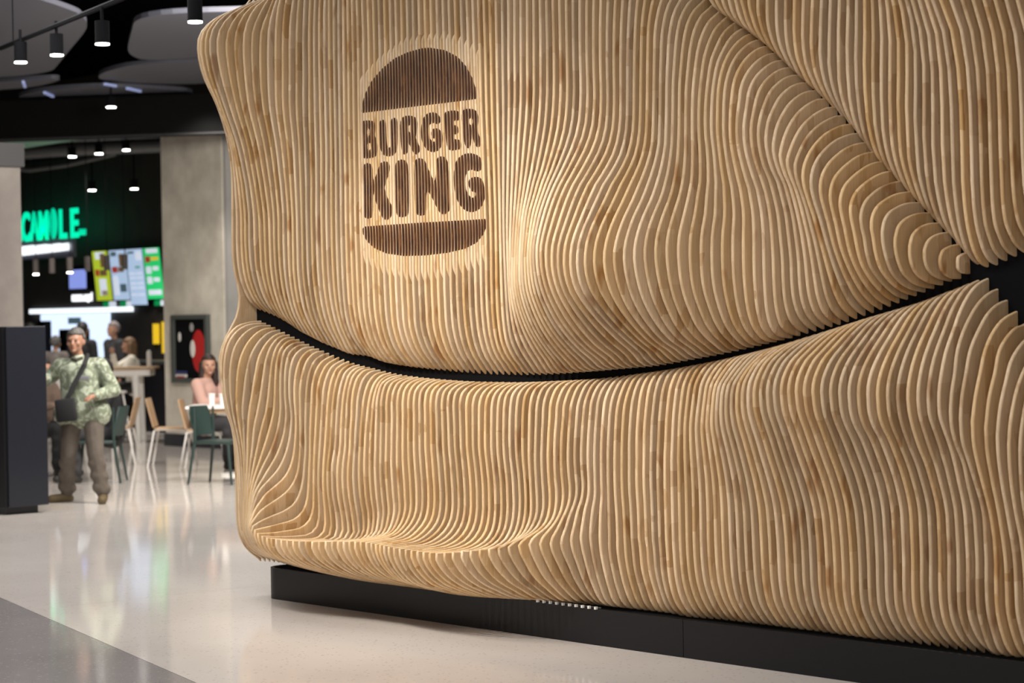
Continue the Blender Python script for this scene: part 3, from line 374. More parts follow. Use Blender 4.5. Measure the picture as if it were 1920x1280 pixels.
MB().box((-11.83, DB + .003, 4.301), (-4.0, 11.8, 4.4)).build('kiosk_top_panel', BLACKM, bk)

# ---------------------------------------------------------------- the slatted cladding
def smooth_curve(pts, n):
    p = [np.array(q, float) for q in pts]
    if len(p) > 2:
        pp = [2 * p[0] - p[1]] + p + [2 * p[-1] - p[-2]]; q = []
        for k in range(1, len(pp) - 2):
            a, b, c, d = pp[k - 1:k + 3]
            l0, l1, l2 = (np.linalg.norm(v) + 1e-9 for v in (b - a, c - b, d - c))
            m1 = ((b - a) / l0 * l1 + (c - b) / l1 * l0) / (l0 + l1) * l1; m2 = ((c - b) / l1 * l2 + (d - c) / l2 * l1) / (l1 + l2) * l1
            for t in np.arange(0, 1, .1):
                h = t * t * (3 - 2 * t); q.append((1 - h) * b + h * c + (t**3 - 2 * t * t + t) * m1 + (t**3 - t * t) * m2)
        q.append(p[-1]); p = q
    p = np.array(p); L = np.r_[0, np.cumsum(np.linalg.norm(np.diff(p, axis=0), axis=1))]
    s_ = np.linspace(0, L[-1], n)
    return np.c_[np.interp(s_, L, p[:, 0]), np.interp(s_, L, p[:, 1])]
def pchip(xk, yk, x):
    h = np.diff(xk)[:, None]; dl = np.diff(yk, axis=0) / h; n = len(xk); m = np.zeros_like(yk)
    for k in range(1, n - 1):
        a, b = dl[k - 1], dl[k]; w1, w2 = 2 * h[k] + h[k - 1], h[k] + 2 * h[k - 1]
        with np.errstate(divide='ignore', invalid='ignore'): v = (w1 + w2) / (w1 / a + w2 / b)
        m[k] = np.where(a * b > 0, v, 0)
    m[0], m[-1] = dl[0], dl[-1]
    if x < xk[0]: return yk[0] + dl[0] * (x - xk[0]) * .8
    k = min(max(int(np.searchsorted(xk, x, 'right')) - 1, 0), n - 2); t = (x - xk[k]) / h[k, 0]
    return yk[k] * (2 * t**3 - 3 * t**2 + 1) + h[k] * m[k] * (t**3 - 2 * t**2 + t) + yk[k + 1] * (-2 * t**3 + 3 * t**2) + h[k] * m[k + 1] * (t**3 - t**2)
NS = {'A': (22, 26), 'B': (16, 20), 'C': (18, 26, 18), 'E': (24, 20, 20, 18)}
KEY = {}
for g_, tab in PROF.items():
    ks = sorted(tab); arr = []
    for i in ks:
        segs = [smooth_curve(sg, n) for sg, n in zip(tab[i], NS[g_])]
        arr.append(np.vstack([segs[0]] + [s_[1:] for s_ in segs[1:]]))
    KEY[g_] = (np.array(ks, float), np.array(arr))
def profile(g_, i):
    xk, yk = KEY[g_]
    if len(xk) == 1: return yk[0].copy()
    sh = yk.shape; return pchip(xk, yk.reshape(sh[0], -1), i).reshape(sh[1:])
def densify(P, z0, z1, step):
    out = [P[0]]
    for a, b in zip(P, P[1:]):
        if z0 < (a[1] + b[1]) / 2 < z1:
            n = max(1, int(math.ceil(np.linalg.norm(b - a) / step)))
            for k in range(1, n): out.append(a + (b - a) * k / n)
        out.append(b)
    return np.array(out)

# emblem: signed distance in the X-Z plane, positive inside the stained shapes
def sd_poly(P, poly):
    V = np.array(poly); n = len(V); d = np.full(len(P), 9.); ins = np.zeros(len(P), bool)
    for k in range(n):
        a, b = V[k], V[(k + 1) % n]; ab = b - a; q = P - a; t = np.clip((q @ ab) / (ab @ ab + 1e-12), 0, 1)
        d = np.minimum(d, np.linalg.norm(q - t[:, None] * ab, axis=1))
        cond = (a[1] > P[:, 1]) != (b[1] > P[:, 1])
        xi = a[0] + (P[:, 1] - a[1]) / (b[1] - a[1] + 1e-12) * ab[0]; ins ^= cond & (P[:, 0] < xi)
    return np.where(ins, d, -d)
def round_poly(pg):
    return [(a[0] * (1 - t) + b[0] * t, a[1] * (1 - t) + b[1] * t) for a, b in zip(pg, pg[1:] + pg[:1]) for t in (.2, .8)]
LETTERS = [round_poly(p) for p in LOGO_ADD] + LOGO_POL; HOLES = [round_poly(p) for p in LOGO_SUB]
def stain(P):
    v = np.full(len(P), -9.)
    for pg in LETTERS: v = np.maximum(v, sd_poly(P, pg))
    for pg in HOLES: v = np.minimum(v, -sd_poly(P, pg))
    return v

def slat_mesh(name, X1, P, back, emblem=False, thk=THK):
    """P: front outline (depth, z) from top to bottom; back: closing points; right face at X1"""
    r = .0055; X0_ = X1 - thk; n = len(P)
    T = np.gradient(P, axis=0); T /= np.linalg.norm(T, axis=1)[:, None] + 1e-9
    Nn = np.c_[-T[:, 1], T[:, 0]]              # outward: +depth when running downwards
    cols = [(0, 1.), (.3, .3), (1., 0.), (-1., 0.), (-.3, .3), (0, 1.)]
    V = []; at = []
    for j, (cx, ins) in enumerate(cols):
        x = X0_ + r * cx if j < 3 else X1 + r * cx
        Q = P - Nn * (r * ins); Q[:, 0] = np.maximum(Q[:, 0], 0)
        V.append(np.c_[np.full(n, x), DB - Q[:, 0], Q[:, 1]])
    V = np.array(V)                            # 6 x n x 3
    F = [(j * n + k, j * n + k + 1, (j + 1) * n + k + 1, (j + 1) * n + k) for j in range(5) for k in range(n - 1)]
    vs = V.reshape(-1, 3).tolist(); nf = len(F)
    for col, x, flip in ((0, X0_, False), (5, X1, True)):
        base = len(vs); vs += V[col].tolist() + [(x, DB - d, z) for d, z in back]
        ids = list(range(base, len(vs))); F.append(ids[::-1] if flip else ids)
    me = bpy.data.meshes.new(name); c = V[2].mean(axis=0)
    o_ = Vector((X1 - thk / 2, DB, float(P[-1, 1])))
    me.from_pydata([(v[0] - o_.x, v[1] - o_.y, v[2] - o_.z) for v in vs], [], F)
    me.polygons.foreach_set('use_smooth', [True] * nf + [False] * 2)
    if emblem:
        ok = np.zeros(6, bool); ok[:5] = True
        a = me.attributes.new('stain', 'FLOAT', 'POINT'); val = np.full(len(vs), -1.)
        fv = V.reshape(-1, 3); val[:6 * n] = np.where(np.repeat(ok, n), stain(fv[:, (0, 2)]), -.02); a.data.foreach_set('value', val.astype(np.float32))
    me.update(); return me, o_
def add_slat(name, par, X1, P, back, emblem=False, thk=THK):
    me, o_ = slat_mesh(name, X1, P, back, emblem, thk)
    o = link(name, me, WOOD, par); o.location = o_; return o
upper = empty('slat_cladding', (-9.0, DB, 1.4), label='big pale wooden slat bulge with the dark stained emblem, above the black slot', category='wall cladding')
right_ = empty('slat_cladding', (-6.5, DB, 1.9), label='wooden slat bulge hanging at upper right, ending on the diagonal slot', category='wall cladding')
lower = empty('slat_cladding', (-9.0, DB, .19), label='lower wooden slat wall that curls into a seat, between slot and plinth', category='wall cladding')
for g_, par, lo, hi in (('A', upper, 2, 111), ('B', right_, -28, 30), ('C', lower, -28, 111)):
    for i in range(lo, hi + 1):
        P = profile(g_, max(i, -10))
        em = g_ == 'A' and 63 <= i <= 87
        if em: P = densify(P, 1.98, 3.26, .007)
        P = P[(P[:, 0] > -1)]; P[:, 0] = np.maximum(P[:, 0], .0)
        add_slat('slat', par, PX0 - PITCH * i, P, [], em)
P = profile('E', 112); add_slat('end_slat', lower, PX0 - PITCH * 112, P, [])
# short filler strips close the gaps behind the emblem
SA = np.array(STADIUM)
for i in range(64, 86):
    X1 = PX0 - PITCH * (i + .5); xm = X1 - THK / 2
    zs = []
    for a, b in zip(SA, np.roll(SA, -1, axis=0)):
        if (a[0] > xm) != (b[0] > xm): zs.append(a[1] + (xm - a[0]) / (b[0] - a[0]) * (b[1] - a[1]))
    if len(zs) < 2: continue
    z1, z0 = max(zs), min(zs); Pm = (profile('A', i) + profile('A', i + 1)) / 2
    zz = np.arange(z1, z0, -.02); zz = np.r_[zz, z0]
    order = np.argsort(Pm[:, 1]); dep = np.interp(zz, Pm[order, 1], Pm[order, 0])
    fade = np.minimum(np.clip((z1 - zz) / .07, 0, 1), np.clip((zz - z0) / .10, 0, 1))
    dep = dep - .055 * (1 - np.sin(fade * math.pi / 2)**.8)
    P = densify(np.c_[dep, zz], 1.98, 3.26, .007)
    bkp = float(dep.min()) - .03
    add_slat('filler_strip', upper, X1, P, [(bkp, z0), (bkp, z1)], True)
# light through the slat gaps, put in as a row of small white tabs
cl = empty('light_dot_strip', (-8.75, 7.95, .16), label='row of painted light dots under the slats, built as white tabs', category='painted light')
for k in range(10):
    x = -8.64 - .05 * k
    MB().box((x - .006, 7.985, .186), (x + .006, 7.999, .200)).build('clip', mat('white_light_dot', (.8, .8, .8), .4) if k == 0 else bpy.data.materials['white_light_dot'], cl)  # each white tab paints one dot of light between two slats
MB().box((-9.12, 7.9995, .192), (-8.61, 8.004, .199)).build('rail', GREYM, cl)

# ---------------------------------------------------------------- the food court behind: structure
ARX = Vector((sa, ca, 0))                                 # across the picture
YAW = math.atan2(ca, sa)
wb = MB().box((-60, 20.105, 0), (-18, 20.5, 6)).build('wall_back', speckle('dark_brown_wall', (.030, .026, .024), (.040, .034, .031), .7)); tag(wb, kind='structure')
wl = MB().box((-60, -6, 0), (-59.8, 20.3, 6)).build('wall_left', CONC2); tag(wl, kind='structure')
ce = MB().box((-60, -6, 5.9), (6, 20.5, 6.0)).build('ceiling', BLACKM); tag(ce, kind='structure')
def ceil_panel(poly, z, rim=True):
    for _ in range(3):
        poly = [tuple(np.array(a) * (1 - t) + np.array(b) * t) for a, b in zip(poly, poly[1:] + poly[:1]) for t in (.22, .78)]
    MB().prism(poly, z, z + .05).build('ceiling_panel', PANEL, ce)
ceil_panel([(-15.2, 5.5), (-19.3, 11.2), (-20.0, 11.75), (-20.6, 12.1), (-22.3, 12.87), (-23.5, 13.42), (-24.3, 13.78), (-25.2, 13.6), (-28, 11.5), (-24, 6)], 4.7)
ceil_panel([(-19.4, 11.95), (-18.2, 13.2), (-20.0, 14.2), (-22.0, 14.6), (-22.9, 14.2), (-22.3, 13.6), (-20.9, 12.8)], 4.72)
ceil_panel([(-23.1, 14.15), (-22.2, 14.7), (-20.8, 14.9), (-22.5, 16.2), (-24.7, 16.2), (-24.9, 14.8), (-24.2, 14.35)], 4.70)
ceil_panel([(-25.4, 13.7), (-24.6, 14.15), (-25.4, 14.35), (-26.2, 14.3), (-27.5, 13.2)], 4.68)
ceil_panel([(-25.0, 14.9), (-25.0, 16.4), (-26.2, 16.6), (-27.3, 14.9), (-26.2, 14.5)], 4.66)
gl = mat('blue_reflection_glow', (.3, .35, .6), .5, emit=(.35, .42, .75), estr=.4)  # bluish reflections on the ceiling panels, put in as dim glowing bars
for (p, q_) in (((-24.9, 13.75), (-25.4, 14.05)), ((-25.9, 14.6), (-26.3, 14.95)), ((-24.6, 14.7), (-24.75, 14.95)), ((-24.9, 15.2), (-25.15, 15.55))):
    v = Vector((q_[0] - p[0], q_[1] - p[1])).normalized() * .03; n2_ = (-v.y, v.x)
    MB().prism([(p[0], p[1]), (q_[0], q_[1]), (q_[0] + n2_[0], q_[1] + n2_[1]), (p[0] + n2_[0], p[1] + n2_[1])], 4.62, 4.65).build('painted_reflection', gl, ce)
# bulkhead over the restaurant front
a_ = Vector((-27.29, 14.42)); b_ = Vector((-24.78, 16.35)); d_ = (b_ - a_).normalized(); n_ = Vector((-d_.y, d_.x))
q = [a_ - d_ * 14, b_ + d_ * 3, b_ + d_ * 3 + n_ * .25, a_ - d_ * 14 + n_ * .25]
bh = MB().prism([tuple(v) for v in q], 4.10, 4.62).build('trim_1', mat('black_bulkhead', (.004, .004, .004), .9, spec=.1)); tag(bh, kind='structure')
MB().prism([tuple(v) for v in (a_ - d_ * 14 - n_ * .02, b_ + d_ * 3 - n_ * .02, b_ + d_ * 3, a_ - d_ * 14)], 4.10, 4.122).build('trim_strip', mat('grey_bulkhead_trim', (.018, .018, .02), .6), bh)
ce2 = MB().prism([tuple(v) for v in (a_ - d_ * 14 + n_ * .26, b_ + d_ * 3 + n_ * .26, b_ + d_ * 3 + n_ * 12, a_ - d_ * 14 + n_ * 12)], 4.55, 4.6).build('ceiling', BLACKM); tag(ce2, kind='structure')
gp = MB().prism([(-28.6, 14.3), (-27.4, 15.0), (-26.9, 15.75), (-29.5, 15.9), (-31.5, 14.6)], 4.16, 4.19).build('ceiling_panel', mat('green_ceiling_panel', (.16, .34, .22), .5), ce2)
# columns
co = MB().box((-26.95, 16.95, .17), (-25.47, 18.2, 4.5)).build('wall_column_far', CONC); tag(co, kind='structure')
MB().box((-26.97, 16.93, 0), (-25.45, 18.22, .17)).build('column_base', SLATE, co)
co2 = MB().box((-25.46, 16.97, .17), (-25.40, 18.18, 4.5)).build('column_side_panel', CONC2, co)
cn = MB().box((-23.2, 11.25, 0), (-21.86, 12.0, 3.37)).build('wall_column_near', speckle('column_render', (.13, .115, .108), (.19, .17, .155), .8, 1.5)); tag(cn, kind='structure')
MB().box((-23.4, 11.2, 3.37), (-21.82, 12.03, 3.62)).build('column_head', mat('dark_grey_soffit', (.02, .02, .022), .6), cn)
MB().box((-34.6, 18.4, 0), (-34.32, 18.85, 2.80)).build('wall_pier', CONC2)['kind'] = 'structure'

# ---------------------------------------------------------------- spotlights and track
tr = empty('light_track', (-15.6, 8.95, 4.0), label='black ceiling track sloping up to the right that carries three spotlights', category='light track')
MB().tube([(-17.7, 9.55, 4.06), (-13.9, 8.47, 3.97)], .02, 6).build('rail', BLACKM, tr)
for p in ((-17.2, 9.4), (-14.2, 8.56)): MB().tube([(p[0], p[1], 4.03), (p[0], p[1], 5.9)], .006, 6).build('hanger', BLACKM, tr)
spots = []
def spotlight(loc, r, h, label, stem=.12, power=0, glow=GLOWW):
    t = empty('spotlight', loc, label=label, category='spotlight', group='black ceiling spotlights')
    MB().tube([(loc[0], loc[1], loc[2] - h / 2), (loc[0], loc[1], loc[2] + h / 2)], r, 20).build('housing', BLACKM, t, True)
    MB().tube([(loc[0], loc[1], loc[2] - h / 2 - .012), (loc[0], loc[1], loc[2] - h / 2 - .001)], r * .97, 20).build('lens', glow, t)
    MB().tube([(loc[0], loc[1], loc[2] + h / 2), (loc[0], loc[1], loc[2] + h / 2 + stem)], .012, 8).build('stem', BLACKM, t)
    if power: lamp_spot((loc[0], loc[1], loc[2] - h / 2 - .03), (loc[0], loc[1], 0), power, 105, .05, (1, .93, .84), .8)
    return t
for loc, lb in (((-16.77, 9.23, 3.92), 'leftmost hanging black spotlight on the ceiling track'),
                ((-15.87, 9.05, 3.88), 'second black spotlight from the left on the ceiling track'),
                ((-14.41, 8.59, 3.79), 'right spotlight on the track, in front of the dark ceiling opening'),
                ((-13.47, 8.77, 3.86), 'black spotlight just left of the top of the wooden wall')):
    spotlight(loc, .052, .16, lb, .1 if loc[0] < -14 else 1.95, 40)
for loc, lb in (((-31.2, 16.1, 4.20), 'spotlight at the far left edge under the black bulkhead'),
                ((-30.6, 16.65, 4.17), 'second bright spotlight from the left under the bulkhead'),
                ((-29.94, 17.3, 4.24), 'third bright spotlight from the left under the bulkhead'),
                ((-29.6, 17.55, 4.27), 'fourth bright spotlight from the left under the bulkhead'),
                ((-29.25, 17.8, 4.31), 'rightmost bright spotlight under the bulkhead'),
                ((-31.6, 18.6, 3.86), 'lower dim spotlight above the green sign'),
                ((-31.0, 19.0, 3.86), 'lower bright spotlight above the green sign')):
    spotlight(loc, .058, .14, lb, 4.56 - loc[2] - .07, 120)
spotlight((-24.9, 14.95, 4.45), .06, .12, 'small lit spotlight just above the bulkhead', .2, 90)
for p in ((-26.5, 12.5), (-28.5, 13.8), (-23.0, 12.0), (-21.0, 14.5), (-24.5, 16.0)):
    lamp_spot((p[0], p[1], 4.6), (p[0], p[1], 0), 190, 120, .08, (1, .92, .83), .8)
# pipes and duct under the restaurant ceiling
dk = empty('ceiling_duct', (-30, 17, 4.3), label='grey pipes and duct under the dark restaurant ceiling', category='duct')
pm = mat('galvanised_pipe', (.16, .165, .17), .45, .4)
MB().tube([(-33.5, 16.6, 4.30), (-30.8, 17.6, 4.33), (-28.2, 19.6, 4.36)], .10, 12).build('duct', pm, dk, True)
MB().tube([(-33.8, 16.0, 4.42), (-30.4, 17.3, 4.45), (-27.4, 18.9, 4.45)], .05, 10).build('pipe', pm, dk, True)
MB().tube([(-32.5, 16.9, 4.20), (-31.4, 17.4, 4.05), (-30.8, 17.7, 4.10), (-30.2, 18.2, 4.25)], .03, 8).build('pipe', pm, dk, True)

# ---------------------------------------------------------------- dark kiosk block at the left edge
kb = empty('kiosk_block', (-18.7, 10.1, 0), label='dark slate floor-standing kiosk at the left edge, man-high', category='kiosk')
MB().box((-19.2, 9.93, .07), (-18.4, 10.325, 1.68), .004).build('body', SLATE, kb)
MB().box((-19.15, 9.95, 0), (-18.5, 10.27, .07)).build('base', SLATE, kb)
MB().box((-19.2, 9.90, .07), (-18.42, 9.929, 1.68)).build('side_panel', BLACK, kb)

# ---------------------------------------------------------------- restaurant counter wall
GREENE = mat('green_neon', (.0, .6, .35), .5, emit=(.0, 1.0, .52), estr=.95)
GREENE2 = mat('green_neon_dark', (.0, .3, .18), .5, emit=(.0, .75, .40), estr=.95)
WHITEE = mat('white_sign_light', (1, 1, 1), .5, emit=(.93, .97, 1.), estr=1.3)
def words(body, name, m, parent, loc, size, sx, ext=.03):
    cu = bpy.data.curves.new(name, 'FONT'); cu.body = body; cu.size = size; cu.extrude = ext; cu.align_x = 'RIGHT'; cu.offset = .012 * size / .5
    o = bpy.data.objects.new(name, cu); C0.objects.link(o)
    dg = bpy.context.evaluated_depsgraph_get(); me = bpy.data.meshes.new_from_object(o.evaluated_get(dg)); bpy.data.objects.remove(o)
    mt = Matrix.Translation(loc) @ Matrix.Rotation(math.pi / 2, 4, 'X') @ Matrix.Diagonal((sx, 1, 1, 1))
    me.transform(mt); me.materials.clear(); return link(name, me, m, parent)
sg = empty('neon_sign', (-34.8, 19.6, 3.4), label='bright green lit letter sign in the dark restaurant', category='sign')
words('GUACAM', 'letters', GREENE, sg, (-34.76, 19.6, 3.15), .68, .64, .012)
words('L', 'letters', GREENE, sg, (-34.16, 19.6, 3.15), .68, .75, .012)
words('E', 'letters', GREENE, sg, (-33.76, 19.6, 3.15), .68, .82, .012)
av = MB().ball((-34.60, 19.6, 3.40), .25, (.56, .12, 1.05)).build('avocado_letter', GREENE2, sg, True)
words('TM', 'small_letters', GREENE2, sg, (-33.56, 19.6, 3.17), .14, .8)
MB().box((-36.4, 19.66, 2.82), (-34.05, 19.72, 3.16)).build('sign_board', mat('sign_board_grey', (.10, .10, .14), .5), sg)
ls = MB()
for k in range(14): ls.box((-36.2 + k * .15, 19.6, 2.88 + .004 * k), (-36.2 + k * .15 + .143, 19.64, 3.05 + .004 * (k % 3)), .015)
ls.build('lettering', WHITEE, sg)
rs = empty('pickup_sign', (-34.6, 19.98, 2.1), label='small white lit lettering RETIRA AQUÍ above the kitchen opening', category='sign')
words('RETIRA AQUÍ', 'letters', WHITEE, rs, (-34.2, 20.09, 2.08), .155, .72, .013)
bs = empty('blue_screen', (-34.4, 19.9, 2.45), label='small plain pale blue screen left of the menu boards', category='screen')
MB().box((-34.66, 19.92, 2.29), (-34.14, 19.95, 2.61)).build('display', mat('blue_screen_glow', (.3, .35, .8), .4, emit=(.30, .38, .95), estr=.75), bs)
MB().box((-34.68, 19.951, 2.27), (-34.12, 20.1, 2.68)).build('housing', BLACKM, bs)
def emi(n, c, s=.8): return mat(n, c, .4, emit=c, estr=s)
mb_cols = [('lime', (.42, .52, .03)), ('paleblue', (.42, .55, .75)), ('paleblue', (.38, .50, .72)), ('green', (.02, .55, .15))]
mtm = {k: emi('menu_' + k, c, .85) for k, c in (('lime', (.42, .52, .03)), ('paleblue', (.42, .55, .75)), ('green', (.02, .55, .15)), ('red', (.30, .03, .02)), ('white', (.65, .70, .80)), ('brown', (.12, .07, .03)), ('dark', (.06, .10, .12)), ('deepgreen', (.0, .22, .06)), ('yellow', (.75, .48, .02)))}
mnames = ['lime green menu board, leftmost of the four lit menu boards', 'second lit menu board from the left, white with food pictures', 'third lit menu board from the left, pale blue text only', 'bright green menu board, rightmost beside the concrete column']
tops = [-33.86, -33.31, -32.78, -32.25]
for k, (lb, (kk, _)) in enumerate(zip(mnames, mb_cols)):
    x0 = tops[k]; wd = .49; z1, z0 = 2.90, (2.07 if k != 2 else 1.98); tilt = Matrix.Translation((x0, 19.90, z1)) @ Matrix.Rotation(math.radians(6), 4, 'X')
    t = empty('menu_board', (x0, 19.90, z1), label=lb, category='menu board', group='lit menu boards over the counter')
    h = z1 - z0
    MB(tilt).box((-.01, .012, -h - .02), (wd + .01, .05, .01)).build('housing', BLACKM, t)
    MB(tilt).box((0, 0, -h), (wd, .011, 0)).build('display', mtm[kk], t)
    def bit(m_, u0, v0, u1, v1): MB(tilt).box((u0 * wd, -.004, -v1 * h), (u1 * wd, -.0005, -v0 * h)).build('picture', mtm[m_], t)
    if k == 0:
        bit('white', .2, .02, .8, .16); bit('brown', .5, .05, .8, .33); bit('red', .1, .37, .35, .5); bit('brown', .4, .38, .85, .5); bit('white', .3, .56, .75, .9); bit('brown', .4, .80, .75, .9)
    if k == 1:
        bit('dark', .1, .03, .45, .12); bit('brown', .6, .08, .95, .33); bit('red', .1, .33, .45, .45); bit('brown', .5, .34, .85, .44); bit('dark', .5, .68, .9, .84); bit('white', .1, .52, .4, .9)
    if k == 2:
        bit('dark', .1, .04, .5, .08); bit('white', .6, .05, .95, .2); bit('deepgreen', .5, .31, .8, .34)
        for v in (.42, .5, .6, .68, .8): bit('white', .1, v, .45, v + .03); bit('white', .55, v, .9, v + .03)
    if k == 3:
        bit('white', .2, .01, .9, .1); bit('red', .1, .16, .4, .28); bit('yellow', .45, .18, .9, .24); bit('white', .1, .36, .4, .5); bit('white', .5, .36, .85, .44); bit('white', .1, .56, .4, .7); bit('white', .5, .58, .85, .66); bit('white', .1, .82, .9, .92)
    if k != 2:
        MB().box((x0 + .14, 20.02, 1.965), (x0 + .31, 20.04, 2.055)).build('lower_screen', mtm['deepgreen'], t)
        MB().box((x0 + .33, 20.02, 1.965), (x0 + .52, 20.04, 2.055)).build('lower_screen', mtm['white'], t)
# kitchen pass-through with bright interior
kp = empty('kitchen_hatch', (-34.6, 20.2, 1.3), label='bright white kitchen opening behind the counter', category='kitchen hatch')
MB().box((-35.9, 20.05, 1.05), (-33.6, 20.085, 1.87)).build('back_panel', emi('kitchen_light', (.62, .74, .95), 1.35), kp)
MB().box((-36.3, 20.05, 1.88), (-32.87, 20.09, 1.96)).build('light_bar', emi('light_bar_glow', (.85, .93, 1.), 1.4), kp)
MB().box((-34.9, 20.02, 1.69), (-34.5, 20.045, 1.80)).build('notice', mtm['dark'], kp)
for x in (-35.0, -34.45, -35.75): MB().box((x, 19.9, 1.15), (x + .22, 20.1, 1.60 if x > -35.5 else 1.75)).build('screen_back', BLACKM, kp)
ct = empty('service_counter', (-33, 19.2, 0), label='dark restaurant counter in front of the kitchen opening', category='counter')
MB().box((-37, 18.95, 0), (-27.2, 19.5, 1.05)).build('body', BLACK, ct)
MB().box((-37, 18.9, 1.051), (-27.2, 19.55, 1.10)).build('worktop', GREYM, ct)
for k, (x0, x1, z0, z1) in enumerate(((-32.24, -32.10, 1.34, 1.67), (-31.97, -31.75, 1.19, 1.70))):
    o = MB().box((x0, 20.06, z0), (x1, 20.099, z1)).build('poster', mtm['yellow'])
    tag(o, ('narrow yellow lit poster on the dark wall' if k == 0 else 'wider yellow lit poster touching the concrete column'), 'poster')
# cylinder pendants
pend_m = mat('bronze_pendant', (.10, .085, .08), .5)
for k, x in enumerate((-31.45, -30.95, -30.42, -29.9, -29.35, -28.85)):
    o = empty('pendant_lamp', (x, 17.5, 2.57), label='%s of the six dark cylinder pendants over the counter' % ('leftmost', 'second from the left', 'third from the left', 'fourth from the left', 'fifth from the left', 'rightmost')[k], category='pendant lamp', group='cylinder pendants over the counter')
    MB().tube([(x, 17.5, 2.47), (x, 17.5, 2.69)], .045, 14).build('shade', pend_m, o, True)
    MB().tube([(x, 17.5, 2.695), (x, 17.5, 4.56)], .006, 6).build('cord', BLACKM, o)
    if k in (0, 2): MB().tube([(x, 17.5, 2.455), (x, 17.5, 2.468)], .043, 14).build('lens', GLOWW, o)
# display niche on the concrete column
nc = empty('display_frame', (-26.24, 16.93, 1.3), label='grey framed display on the concrete column with a red oval shape', category='display')
fm = mat('grey_frame', (.07, .08, .075), .5)
for lo, hi in (((-26.68, .87), (-26.62, 1.79)), ((-25.85, .87), (-25.79, 1.79)), ((-26.62, 1.73), (-25.85, 1.79)), ((-26.62, .87), (-25.85, .93))):
    MB().box((lo[0], 16.88, lo[1]), (hi[0], 16.945, hi[1])).build('frame', fm, nc)
MB().box((-26.62, 16.92, .93), (-25.85, 16.944, 1.73)).build('back_panel', BLACKM, nc)
MB().ball((-26.03, 16.905, 1.30), .27, (.62, .02, 1.06), 24, 16).build('red_oval', mat('red_gloss', (.50, .02, .02), .4), nc, True)
MB().ball((-26.16, 16.895, 1.33), .09, (.7, .05, 1.3)).build('white_patch', WHITEM, nc, True)
MB().ball((-26.50, 16.91, 1.49), .05, (.7, .1, 1.3)).build('white_patch', WHITEM, nc, True)
MB().ball((-26.20, 16.91, 1.62), .06, (.8, .1, 1.0)).build('grey_patch', CONC2, nc, True)
MB().box((-26.60, 16.90, .99), (-26.34, 16.918, 1.03)).build('blue_strip', mat('navy_strip', (.03, .04, .15), .5), nc)
MB().box((-26.60, 16.90, .945), (-26.34, 16.918, .985)).build('white_strip', WHITEM, nc)
MB().box((-26.55, 16.88, .931), (-26.38, 16.90, .96)).build('red_strip', mat('dull_red', (.25, .03, .03), .5), nc)

# ---------------------------------------------------------------- furniture
LOCAL[0] = True
def plastic_chair(loc, yaw, label):
    t = empty('plastic_chair', loc, yaw, label=label, category='chair', group='dark green plastic chairs')
    MB().box((-.22, -.22, .42), (.22, .20, .455), .015).build('seat', GREENP, t, True)
    bm_ = MB()
    rows = []
    for z, hw, y in ((.50, .20, .20), (.62, .215, .235), (.74, .21, .26), (.81, .17, .272)):
        rows.append([Vector((hw * u, y + .05 - .07 * u * u, z)) for u in (-1, -.6, -.2, .2, .6, 1)])
    F_ = [[bm_.bm.verts.new(v) for v in r] for r in rows]; G_ = [[bm_.bm.verts.new(v + Vector((0, .018, 0))) for v in r] for r in rows]
    for A_, s_ in ((F_, 1), (G_, -1)):
        for r0, r1 in zip(A_, A_[1:]):
            for j in range(5): bm_.bm.faces.new((r0[j], r0[j + 1], r1[j + 1], r1[j]) if s_ > 0 else (r1[j], r1[j + 1], r0[j + 1], r0[j]))
    for k in (0, -1):
        for j in range(5): bm_.bm.faces.new((F_[k][j], G_[k][j], G_[k][j + 1], F_[k][j + 1]))
    for j in (0, -1):
        for k in range(3): bm_.bm.faces.new((F_[k][j], F_[k + 1][j], G_[k + 1][j], G_[k][j]))
    bm_.build('backrest', GREENP, t, True)
    for sx in (-1, 1):
        MB().tube([(sx * .20, .20, .80), (sx * .20, .20, .45), (sx * .235, .27, 0)], [.012, .019, .013], 8).build('leg', GREENP, t, True)
        MB().tube([(sx * .20, -.19, .43), (sx * .23, -.24, 0)], [.019, .013], 8).build('leg', GREENP, t, True)
    return t
def wire_chair(loc, yaw, label):
    t = empty('wire_chair', loc, yaw, label=label, category='chair', group='oak shell chairs on white wire legs')
    MB().box((-.20, -.20, .44), (.20, .19, .455), .006).build('seat', OAK, t)
    MB(Matrix.Translation((0, .19, .455)) @ Matrix.Rotation(math.radians(-14), 4, 'X')).box((-.19, 0, .01), (.19, .014, .36), .006).build('backrest', OAK, t)
    for sx in (-1, 1):
        MB().tube([(sx * .20, -.26, 0), (sx * .18, -.19, .42), (sx * .18, -.13, .435), (sx * .18, .13, .435), (sx * .18, .19, .42), (sx * .20, .27, 0)], .011, 8).build('leg', WHITEM, t, True)
    return t
plastic_chair((-20.19, 13.37, 0), math.radians(118), 'dark green plastic chair nearest the wooden wall, in front of the seated woman')
plastic_chair((-21.42, 12.62, 0), math.radians(-40), 'dark green plastic chair right behind the walking man')
plastic_chair((-23.0, 12.9, 0), math.radians(140), 'dark green plastic chair half hidden behind the dark kiosk')
wire_chair((-23.15, 14.65, 0), math.radians(139), 'oak wire-leg chair in mid floor, its seat pointing right')
wire_chair((-23.95, 14.35, 0), math.radians(-41), 'oak wire-leg chair turned left, back to back with another')
wire_chair((-22.40, 14.62, 0), math.radians(139), 'oak wire-leg chair on which the woman in pink sits')
